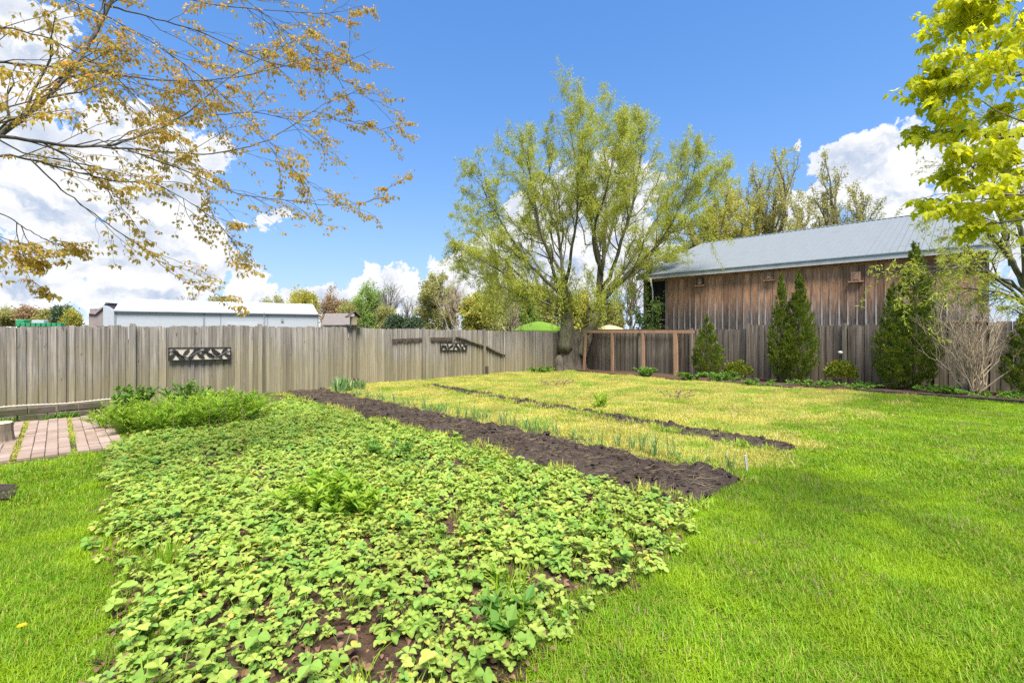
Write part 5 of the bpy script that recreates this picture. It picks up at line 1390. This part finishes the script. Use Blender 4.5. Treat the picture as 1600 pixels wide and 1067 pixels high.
# ---- thin-leaved curly willow at the right edge
def curly():
    global rng; rng = np.random.default_rng(88)
    d0 = 9.6; base = np.array([(1668 - 800) / FPX * d0, d0, 0]); base[2] = gz(base[0], base[1]) - .03
    root = thing('young_willow', 'young curly willow with thin streaky yellow-green leaves leaning in from the right edge', 'tree', base)
    def w(px, py, dd=0): return W(px, py, d0 + dd) - base
    limbs = []
    def limb(pts, r0, r1):
        P = np.array([w(*p) for p in pts]); n = 4 * len(P); t = np.linspace(0, len(P) - 1, n); Q = np.stack([np.interp(t, np.arange(len(P)), P[:, c]) for c in range(3)], 1)
        for _ in range(2): Q[1:-1] = (Q[:-2] + 2 * Q[1:-1] + Q[2:]) / 4
        Q[1:] += np.cumsum(rng.normal(size=(n - 1, 3)), 0) * .012; limbs.append((Q, r0 * (1 - np.linspace(0, 1, n)) ** .8 + r1))
    limb([(1668, 640, 0), (1650, 560, 0), (1625, 490, .1), (1600, 455, .1)], .10, .055)
    limb([(1610, 468, .1), (1585, 425, .1), (1566, 390, .1), (1545, 365, 0), (1505, 350, -.1), (1465, 330, -.2)], .055, .006)
    limb([(1580, 415, .1), (1572, 360, .3), (1545, 300, .5), (1510, 255, .6), (1470, 222, .6)], .04, .006)
    limb([(1605, 460, .1), (1600, 380, -.2), (1585, 300, -.4), (1570, 230, -.4), (1552, 185, -.4)], .05, .006)
    limb([(1620, 485, .1), (1590, 450, -.3), (1545, 425, -.6), (1490, 415, -.8), (1440, 425, -.9)], .04, .006)
    limb([(1620, 488, .1), (1580, 462, .4), (1530, 450, .7), (1480, 448, .8)], .035, .006)
    limb([(1635, 520, 0), (1600, 470, -.5), (1560, 440, -.9), (1500, 400, -1.0)], .035, .006)
    limb([(1640, 540, 0), (1610, 500, .2), (1570, 480, .3)], .03, .006)
    m = MB(); tubes(m, limbs, 8); m.obj('trunk', M['bark_olive'], root, smooth=True)
    b1 = sub_branches(limbs[1:], 10, .34, .6, t0=.25, up=.1, wob=.4, minr=.005, npt=7, sag=.1); b2 = sub_branches(b1, 5, .6, .7, t0=.15, up=0, wob=.7, minr=.0025, npt=6, sag=.25)
    q = MB(); tubes(q, b1, 4); tubes(q, b2, 3); q.obj('twigs', M['bark_olive'], root)
    c = MB(); c.add(*leaves_on(b2, 52, .075, .22, 5, droop=.4, spread=.015)); c.add(*leaves_on(b1, 14, .075, .22, 6, droop=.4, spread=.015)); c.obj('crown', M['willow'], root)
curly()

# ================================================================== NEAR MAPLES
def maple_template(fold=.25, droop=.5):
    """five-lobed leaf as a fan round the point where the veins meet"""
    out = [(.0, -.04), (.22, -.12), (.40, .05), (.30, .14), (.62, .40), (.40, .40), (.36, .52), (.16, .50), (.22, .72), (0, 1.02)]
    pts = out + [(-x, y) for x, y in out[-2:0:-1]]
    V = [(0, .15, 0)] + [(x, y, fold * abs(x) - droop * max(0, y - .1) ** 2 * .5 - .25 * droop * abs(x) ** 1.5) for x, y in pts]
    F = [[0, 1 + i, 1 + (i + 1) % len(pts)] for i in range(len(pts))]
    return np.array(V, float), np.array(F)
def cluster_mesh(name, mat, n, size, hang, seed, fold=.3, droop=.8, stalk=.05):
    r = np.random.default_rng(seed); m = MB()
    for i in range(n):
        a = i * 6.28 / n + r.uniform(-.4, .4); TV, TF = maple_template(fold * r.uniform(.3, 1.6), droop * r.uniform(.5, 1.5)); s = size * r.uniform(.6, 1.1)
        d = norm(np.array([cos(a), sin(a), -hang * r.uniform(.5, 1.4)])); P = np.array([d * stalk * r.uniform(.5, 1.1) + np.array([0, 0, .25 * stalk])])
        m.tube([(0, 0, 0), P[0] * .6 + np.array([0, 0, .004]), P[0]], .0009, 3, False)
        dd = norm(np.array([cos(a), sin(a), -hang * r.uniform(.8, 2.2)])); X, Yv, Z = frames(np.array([dd]), .35, (0, 0, 1))
        V, F, R = stamp(TV, TF, P, X, Yv, Z, s, np.array([r.random()])); m.add(V, F, R)
    return m.mesh(name, M[mat])
def maple(name, label, base, trunk_pts, limbs_px, mat, bark, seed, spec, leafspec, n_parts, part_name, ground=True):
    global rng; rng = np.random.default_rng(seed)
    base = np.array(base, float); root = thing(name, label, 'tree', base)
    m = MB(); T = np.array(trunk_pts, float); m.tube(T[:, :3], T[:, 3], 12); limbs = []
    for pts, r0, r1 in limbs_px:
        P = np.array([W(*p) - base for p in pts]); n = 5 * len(P); t = np.linspace(0, len(P) - 1, n); Q = np.stack([np.interp(t, np.arange(len(P)), P[:, c]) for c in range(3)], 1)
        for _ in range(3): Q[1:-1] = (Q[:-2] + 2 * Q[1:-1] + Q[2:]) / 4
        Q += rng.normal(size=Q.shape) * .004; R = r0 + (r1 - r0) * np.linspace(0, 1, n) ** .8; limbs.append((Q, R))
    limbs = [(P, R * spec[2] * (1.3 if i == 0 else 1)) for i, (P, R) in enumerate(limbs)]; tubes(m, limbs, 8); m.obj('trunk', M[bark], root, smooth=True)
    b1 = sub_branches(limbs, *spec[0][:3], **spec[0][3]); b2 = sub_branches(b1, *spec[1][:3], **spec[1][3])
    q = MB(); tubes(q, b1, 5); tubes(q, b2, 4); q.obj('twigs', M[bark], root)
    # leaf clusters at the twig ends and nodes
    pts = []
    for P, R in b2:
        pts.append(P[-1])
        for t in (.35, .65):
            if rng.random() < leafspec['node']: i = t * (len(P) - 1); a = int(i); pts.append(P[a] + (P[a + 1] - P[a]) * (i - a))
    for P, R in b1: pts.append(P[-1])
    pts = np.array(pts)
    cl = [cluster_mesh(part_name, mat, k, leafspec['size'], leafspec['hang'], seed + i, leafspec.get('fold', .3), leafspec.get('droop', .8), leafspec['stalk']) for i, k in enumerate((3, 4, 5, 4, 5, 6))]
    wp = pts + base; u = wp[:, 0] / wp[:, 1]; v = (wp[:, 2] - CAM_Z) / wp[:, 1]
    vis = (np.abs(u) < 1.15) & (v < .75) & (wp[:, 1] > .5); dist = np.linalg.norm(wp - np.array([0, 0, CAM_Z]), axis=1)
    order = np.argsort(dist + 100 * ~vis); r = random.Random(seed)
    for i in order[:n_parts]:
        link(part_name, r.choice(cl), root, pts[i], (r.uniform(-.4, .4), r.uniform(-.4, .4), r.random() * 6.28), (r.uniform(.65, 1.15),) * 3)
    rest = order[n_parts:]
    if len(rest):
        o = scatter('foliage', cl, pts[rest], rng.random(len(rest)) * 6.28, .65 + .5 * rng.random(len(rest)), kind='stuff', tilt=rng.normal(size=(len(rest), 2)) * .25, seed=seed); o.parent = root
    print(name, 'clusters', len(pts), 'visible', vis.sum())
    return root
mb = np.array([-7.4, 3.2, float(gz(-7.4, 3.2))])
def rel(px, py, d): return tuple(W(px, py, d) - mb)
LIMBS = [
    ([(-420, 330, 3.3), (-150, 300, 3.3), (0, 212, 3.5), (60, 165, 3.7), (105, 120, 3.9), (140, 68, 4.1), (178, -2, 4.4), (215, -90, 4.8)], .042, .018),
    ([(-400, 300, 3.2), (-150, 205, 3.2), (0, 211, 3.4), (100, 229, 3.8), (175, 229, 4.2), (240, 205, 4.6), (290, 180, 5.0), (325, 150, 5.3), (352, 125, 5.6), (430, 80, 6.0), (520, 30, 6.6)], .036, .007),
    ([(-380, 200, 3.4), (-100, 92, 3.6), (30, 100, 4.0), (110, 108, 4.3), (200, 121, 4.7), (290, 129, 5.0), (380, 120, 5.5), (460, 100, 6.0), (545, 85, 6.4)], .028, .006),
    ([(172, 10, 4.35), (240, 28, 4.6), (320, 52, 5.0), (410, 98, 5.4), (510, 112, 5.9), (590, 75, 6.3)], .018, .005),
    ([(160, 229, 4.1), (250, 238, 4.6), (335, 242, 5.0), (420, 222, 5.5), (500, 165, 5.9), (565, 140, 6.3), (612, 190, 6.5)], .020, .005),
    ([(-200, 240, 3.1), (0, 240, 3.5), (60, 252, 3.8), (130, 272, 4.1), (190, 286, 4.4), (240, 284, 4.7), (300, 318, 5.0), (345, 352, 5.2), (372, 390, 5.3)], .022, .004),
    ([(50, 252, 3.7), (100, 300, 3.9), (160, 345, 4.2), (225, 390, 4.5), (262, 422, 4.7), (300, 448, 4.8), (335, 452, 4.9)], .014, .004),
    ([(200, 235, 4.3), (300, 270, 4.8), (370, 305, 5.1), (440, 312, 5.5), (510, 322, 5.8), (575, 318, 6.0), (605, 300, 6.1)], .016, .004),
    ([(-200, 270, 3.0), (0, 330, 3.4), (40, 358, 3.6), (80, 378, 3.8), (102, 386, 3.9)], .012, .004),
    ([(190, -30, 4.4), (330, 8, 5.0), (430, 18, 5.4), (520, 22, 5.8), (570, 8, 6.1)], .016, .005),
    ([(-150, 60, 3.2), (0, 40, 3.6), (80, 60, 4.0), (170, 110, 4.3), (230, 170, 4.6), (290, 230, 4.9), (340, 300, 5.2)], .016, .004),
    ([(330, 180, 5.1), (400, 175, 5.5), (470, 190, 5.8), (540, 185, 6.2), (615, 210, 6.6)], .012, .004),
    ([(-200, 330, 3.0), (-60, 340, 3.3), (0, 370, 3.5), (35, 410, 3.6), (50, 440, 3.7)], .010, .003),
    ([(-120, 20, 3.3), (60, -20, 3.9), (200, 40, 4.4), (330, 130, 4.9), (440, 250, 5.4), (500, 300, 5.7)], .014, .004),
    ([(300, -60, 5.0), (400, 10, 5.4), (470, 70, 5.8), (540, 130, 6.2)], .012, .004),
]
maple('maple_tree', 'maple with small bronze-orange young leaves, its branches reaching in from the upper left', mb,
      [(0, 0, -.05, .30), (0, 0, .8, .24), (.03, 0, 1.8, .21), (.02, .02, 3.0, .17), (.0, .0, 5.0, .12), (-.1, 0, 7.0, .06)],
      LIMBS, 'maple_bronze', 'bark_maple', 21,
      [(4.6, .34, .55, dict(t0=.12, up=.05, wob=.18, minr=.0035, npt=6, rf=.5, sag=.06)), (5, .5, .55, dict(t0=.2, up=.0, wob=.2, minr=.0016, npt=5, rf=.6, sag=.1)), .50],
      dict(node=.7, size=.041, hang=.75, stalk=.045, fold=.35, droop=1.0), 300, 'leaf_cluster')
yb = np.array([5.6, 2.6, float(gz(5.6, 2.6))])
YL = [
    ([(2250, 150, 2.7), (1800, 190, 2.8), (1640, 205, 2.9), (1555, 218, 3.0), (1500, 205, 3.1), (1465, 178, 3.2), (1445, 160, 3.25)], .022, .003),
    ([(2200, 60, 2.7), (1800, 120, 2.8), (1640, 100, 2.95), (1560, 130, 3.0), (1555, 70, 3.05), (1548, 20, 3.1)], .020, .003),
    ([(2200, 0, 2.6), (1750, 20, 2.8), (1620, 30, 2.9), (1560, 60, 3.1), (1515, 50, 3.2), (1490, 30, 3.3)], .016, .003),
    ([(2200, 260, 2.6), (1800, 290, 2.7), (1650, 300, 2.75), (1580, 305, 2.8), (1530, 300, 2.9), (1510, 285, 2.95)], .018, .003),
    ([(1750, 285, 2.7), (1640, 340, 2.7), (1580, 345, 2.8), (1540, 350, 2.85), (1525, 360, 2.9)], .012, .003),
    ([(1700, 120, 2.9), (1600, 70, 3.0), (1530, 100, 3.1), (1500, 115, 3.2), (1475, 105, 3.2)], .012, .003),
    ([(2000, -60, 2.6), (1700, -30, 2.8), (1600, -10, 2.9), (1530, 5, 3.0)], .016, .003),
    ([(1680, 210, 2.85), (1610, 250, 2.9), (1570, 262, 3.0), (1540, 255, 3.0)], .012, .003),
    ([(1700, 300, 2.7), (1640, 310, 2.75), (1600, 335, 2.8), (1575, 352, 2.8)], .010, .003),
    ([(1750, 180, 2.8), (1660, 240, 2.8), (1610, 290, 2.85), (1575, 300, 2.9)], .010, .003),
    ([(1700, 60, 2.8), (1640, 150, 2.9), (1600, 170, 2.95), (1560, 180, 3.0)], .010, .003),
]
maple('yellow_maple', 'maple with broad bright yellow-green leaves reaching in from the upper right', yb,
      [(0, 0, -.05, .22), (0, 0, 1.0, .18), (.02, 0, 2.2, .15), (0, 0, 4.0, .11), (0, 0, 6.0, .05)],
      YL, 'maple_yellow', 'bark_grey', 33,
      [(4.5, .22, .6, dict(t0=.15, up=.1, wob=.2, minr=.003, npt=5, rf=.5)), (4, .6, .7, dict(t0=.2, up=.05, wob=.2, minr=.002, npt=4, rf=.6)), .8],
      dict(node=.6, size=.064, hang=.75, stalk=.05, fold=.35, droop=.9), 280, 'leaf_cluster')

# ================================================================== FAR BUILDINGS AND THINGS
M['white_steel'] = plain_mat('white_steel', (0.36, 0.385, 0.41), .5, .4, var=.04)
M['white_roof'] = plain_mat('white_roof', (0.40, 0.415, 0.43), .45, .4, var=.04)
M['grey_trim'] = plain_mat('grey_trim', (0.20, 0.22, 0.24), .6, .3)
def white_shed():
    # far corner to the left, receding to the right
    dL, dR = 88.0, 108.0; A = W(178, 515, dL); B = W(498, 515, dR); A[2] = B[2] = 0
    z0 = -.3; L = np.linalg.norm((B - A)[:2]); rz = math.atan2(B[1] - A[1], B[0] - A[0])
    eave = CAM_Z + (HOR - 485.0) * dL / FPX - z0; Wd = 15.0; rise = 2.6
    root = thing('white_shed', 'long low white steel shed with pale roof beyond the left fence', 'shed', (A[0], A[1], z0), rz)
    m = MB(); m.add([(0, 0, 0), (L, 0, 0), (L, Wd, 0), (0, Wd, 0), (0, 0, eave), (L, 0, eave), (L, Wd, eave), (0, Wd, eave), (0, Wd / 2, eave + rise), (L, Wd / 2, eave + rise)], [[0, 1, 5, 4], [1, 2, 6, 9, 5], [2, 3, 7, 6], [3, 0, 4, 8, 7]]); m.obj('wall', M['white_steel'], root)
    n = 46; prof = [(L * i / n, .0) for i in range(n + 1)]; m = MB()
    for s in (0, 1):
        y0 = -.4 if s == 0 else Wd + .4; V = []
        for i in range(n):
            a = L * i / n; b = L * (i + 1) / n - .12
            for (q, h) in ((a, .05), (a + .06, .12), (b, .05)): V.append((q, h))
        k = len(V); VV = [(q, y0, eave - .15 + h) for q, h in V] + [(q, Wd / 2, eave + rise + h) for q, h in V]
        m.add(VV, [[i, i + 1, k + i + 1, k + i] for i in range(k - 1)])
    m.obj('roof', M['white_roof'], root)
    MB().box((L / 2, -.42, eave - .14), (L, .12, .22)).obj('gutter', M['grey_trim'], root)
    for f in (.39, .005, .995): MB().box((L * f, -.06, eave / 2), (.32 if f < .9 else .2, .1, eave)).obj('door_post', M['grey_trim'], root)
    for f in (.47, .71): MB().box((L * f, -.05, eave / 2), (.12, .06, eave)).obj('seam_strip', M['grey_trim'], root)
    MB().box((L * .575, -.04, 2.0), (6, .06, 3.2)).obj('door', M['white_roof'], root)
    MB().box((L * .79, -.10, eave - 1.6), (.5, .2, .7)).obj('vent', M['grey_trim'], root)
    MB().tube([(L * .69, -.5, 0), (L * .69, -.5, eave + 1.1)], .07, 6).obj('pole', M['grey_trim'], root)
    # taller white gable block at the left end
    hb = CAM_Z + (HOR - 477) * dL / FPX - z0
    m = MB(); m.add([(-1.6, .2, 0), (0, .2, 0), (0, 6, 0), (-1.6, 6, 0), (-1.6, .2, hb), (0, .2, hb - 1.3), (0, 6, hb - 1.3), (-1.6, 6, hb)], [[0, 1, 5, 4], [1, 2, 6, 5], [2, 3, 7, 6], [3, 0, 4, 7], [4, 5, 6, 7]]); m.obj('gable_block', M['white_steel'], root)
white_shed()
M['greyroof'] = plain_mat('greyroof', (0.17, 0.15, 0.14), .9, .1)
M['greywood'] = plain_mat('greywood', (0.24, 0.20, 0.19), .9, .1)
M['window_dark'] = plain_mat('window_dark', (0.03, 0.035, 0.04), .2, .5)
def old_barn():
    d = 92.0; A = W(139, 515, d); z0 = -.3; h = CAM_Z + (HOR - 489) * d / FPX - z0
    root = thing('ruined_barn', 'small grey half-collapsed old barn left of the white shed', 'barn', (A[0], A[1], z0), .15)
    m = MB(); hp = CAM_Z + (HOR - 473) * d / FPX - z0
    m.add([(0, 0, 0), (3.2, 0, 0), (3.2, 5, 0), (0, 5, 0), (0, 0, h), (3.2, 0, h + 1.6), (3.2, 5, h + 1.6), (0, 5, h)], [[0, 1, 5, 4], [1, 2, 6, 5], [2, 3, 7, 6], [3, 0, 4, 7]]); m.obj('wall', M['greywood'], root)
    m = MB(); m.add([(-.3, -.4, h - .1), (1.4, -.4, h - .25), (2.6, -.4, h + .9), (3.3, -.4, h + 2.1), (-.3, 5.4, h - .1), (1.4, 5.4, h - .25), (2.6, 5.4, h + .9), (3.3, 5.4, h + 2.1)], [[0, 1, 5, 4], [1, 2, 6, 5], [2, 3, 7, 6]]); m.obj('roof', M['greyroof'], root)
    MB().box((.6, .6, h + .35), (1.0, 1.0, 1.0)).obj('dormer', M['greywood'], root)
    m = MB(); m.tube([(3.1, -.2, h + 1.6), (3.7, -.2, hp)], .09, 5); m.obj('broken_rafter', M['greyroof'], root)
old_barn()
def house(px, d, wpx, eave_py, ridge_py, label, wall, roof, seed, rz=0.0):
    x = (px - 800) / FPX * d; z0 = -.3; Wd = wpx * d / FPX; e = CAM_Z + (HOR - eave_py) * d / FPX - z0; rg = CAM_Z + (HOR - ridge_py) * d / FPX - z0; D = Wd * .6
    root = thing('distant_house', label, 'house', (x, d, z0), rz)
    h = Wd / 2; m = MB(); m.add([(-h, 0, 0), (h, 0, 0), (h, D, 0), (-h, D, 0), (-h, 0, e), (h, 0, e), (h, D, e), (-h, D, e), (-h, D / 2, rg), (h, D / 2, rg)], [[0, 1, 5, 4], [1, 2, 6, 9, 5], [2, 3, 7, 6], [3, 0, 4, 8, 7]]); m.obj('wall', M[wall], root)
    m = MB(); o = .4
    for s in (0, 1):
        y0 = -o if s == 0 else D + o; sl_ = (rg - e) / (D / 2) * o
        m.add([(-h - o, y0, e - sl_), (h + o, y0, e - sl_), (h + o, D / 2, rg + .05), (-h - o, D / 2, rg + .05), (-h - o, y0, e - sl_ + .15), (h + o, y0, e - sl_ + .15), (h + o, D / 2, rg + .2), (-h - o, D / 2, rg + .2)], [[3, 2, 1, 0], [4, 5, 6, 7], [0, 1, 5, 4], [1, 2, 6, 5], [3, 0, 4, 7]])
    m.obj('roof', M[roof], root)
    for i in range(4):
        fx_ = -h + Wd * (i + .5) / 4
        wv = MB().box((fx_, -.03, e - 1.1), (1.3, .08, 1.3)).obj('window', M['trim_white'], root); MB().box((fx_, -.08, e - 1.1), (1.05, .04, 1.05)).obj('pane', M['window_dark'], wv)
    return root
house(527, 78, 40, 504.5, 491, 'distant white house with grey-brown roof left of the bird feeder', 'trim_white', 'greyroof', 1)
house(597, 88, 26, 507, 496, 'distant house with pale gable between the green tree and evergreens', 'trim_white', 'greyroof', 2, .5)
house(652, 105, 22, 508, 500, 'distant small white house left of the olive tree', 'trim_white', 'greyroof', 3, -.3)
# green canopy
def canopy(px, d, wpx, eave_py, peak_py, label, mat, name='garden_canopy'):
    x = (px - 800) / FPX * d; z0 = float(gz(x, d)); Wd = wpx * d / FPX; e = CAM_Z + (HOR - eave_py) * d / FPX; p = CAM_Z + (HOR - peak_py) * d / FPX; h = Wd / 2
    root = thing(name, label, 'canopy', (x, d, 0), .12); m = MB(); n = 6; V = []
    for ring, (f, z) in enumerate(((1.0, e - .18), (1.0, e), (.75, e + (p - e) * .40), (.45, e + (p - e) * .74), (.06, p))):
        for i in range(4): a = pi / 4 + i * pi / 2; V.append((h * f * sqrt(2) * cos(a), h * f * sqrt(2) * sin(a), z))
    F = [[k * 4 + i, k * 4 + (i + 1) % 4, (k + 1) * 4 + (i + 1) % 4, (k + 1) * 4 + i] for k in range(4) for i in range(4)] + [[16, 17, 18, 19]]
    m.add(V, F); m.obj('canopy_top', M[mat], root)
    for i in range(4): a = pi / 4 + i * pi / 2; MB().box((h * .95 * sqrt(2) * cos(a), h * .95 * sqrt(2) * sin(a), (z0 + e) / 2 - .1), (.07, .07, e - z0)).obj('pole', M['grey_trim'], root)
M['lime_cloth'] = plain_mat('lime_cloth', (0.17, 0.30, 0.03), .8, .2, var=.05)
M['tan_cloth'] = plain_mat('tan_cloth', (0.48, 0.38, 0.20), .8, .2, var=.05)
canopy(842, 30, 72, 516, 502, 'lime green peaked canopy showing over the fence left of the willow', 'lime_cloth')
canopy(952, 34, 38, 515, 508, 'small tan canopy showing over the fence behind the timber frame', 'tan_cloth')
# machinery and a white car far left
M['green_paint'] = plain_mat('green_paint', (0.03, 0.22, 0.09), .4, .5)
M['tyre'] = plain_mat('tyre', (0.02, 0.02, 0.02), .9, .2)
M['white_paint'] = plain_mat('white_paint', (0.75, 0.75, 0.75), .3, .5)
M['rust'] = plain_mat('rust', (0.20, 0.12, 0.08), .9, .2)
def planter():
    d = 95.0; A = W(28, 515, d); z0 = 0.7; L = (97 - 28) * d / FPX
    root = thing('farm_planter', 'green farm planter with seed boxes parked in the field at far left', 'farm machine', (A[0], A[1], z0), .05)
    MB().box((L / 2, 0, 1.5), (L, .35, .35)).box((L / 2, 1.3, 1.5), (L, .3, .3)).box((L * .25, .65, 1.45), (.3, 1.6, .25)).box((L * .75, .65, 1.45), (.3, 1.6, .25)).obj('toolbar', M['green_paint'], root)
    for i in range(9): MB().box((L * (i + .5) / 9, -.2, 2.05), (.75, .8, .75), taper=.85, bev=.06).obj('seed_box', M['green_paint'], root)
    for i in range(9):
        m = MB(); m.tube([(L * (i + .5) / 9 - .14, -.6, .45), (L * (i + .5) / 9 + .14, -.6, .45)], .45, 14); m.obj('wheel', M['tyre'], root)
        MB().box((L * (i + .5) / 9, -.35, 1.0), (.12, .5, .9)).obj('row_unit', M['rust'], root)
    MB().box((L * .07, .4, 2.5), (1.6, 1.4, 1.3), bev=.15).obj('tank', M['green_paint'], root)
    MB().box((L * .45, .3, 2.7), (2.4, 1.0, .7), bev=.1).obj('hopper', M['white_steel'], root)
    MB().tube([(L * .97, .5, 1.6), (L * 1.0, .5, 3.7)], .07, 6).obj('marker_arm', M['green_paint'], root)
planter()
def car():
    d = 98.0; A = W(13, 515, d); root = thing('parked_car', 'white car parked in the field at the far left edge', 'car', (A[0], A[1], .75), .1)
    prof = [(-2.2, .35), (-2.2, .85), (-1.9, 1.0), (-1.1, 1.08), (-.6, 1.55), (.9, 1.6), (1.7, 1.1), (2.15, .95), (2.2, .35)]; V = []; k = len(prof)
    for y in (-.85, .85): V += [(x, y, z) for x, z in prof]
    m = MB(); m.add(V, [list(range(k)), list(range(2 * k - 1, k - 1, -1))] + [[i + k, (i + 1) % k + k, (i + 1) % k, i] for i in range(k)]); m.obj('body', M['white_paint'], root)
    for x in (-.15, .65): MB().box((x, -.86, 1.33), (.72, .03, .36)).obj('window', M['window_dark'], root)
    for x in (-1.35, 1.35):
        for y in (-.8, .8): MB().tube([(x, y - .1, .33), (x, y + .1, .33)], .33, 14).obj('wheel', M['tyre'], root)
car()
for i, (px, top, w_, mt, lab) in enumerate(((8, 483, 40, 'olive', 'hazy olive tree behind the white car'), (48, 484, 30, 'reddish', 'brownish tree behind the green planter'), (72, 488, 34, 'olive', 'low tree behind the middle of the planter'), (99, 481, 16, 'conifer', 'small dark evergreen at the right end of the planter'), (110, 490, 24, 'yellowgreen', 'low yellow-green tree right of the planter'))):
    tree('distant_tree', lab, px, 170, top, w_, mt, 'bark', 70 + i, leafL=1.1, low=True, base_h=.05)

for o in bpy.data.objects:
    if o.parent is not None and o.name.split('.')[0] in ('twigs', 'branches'): o['kind'] = 'stuff'
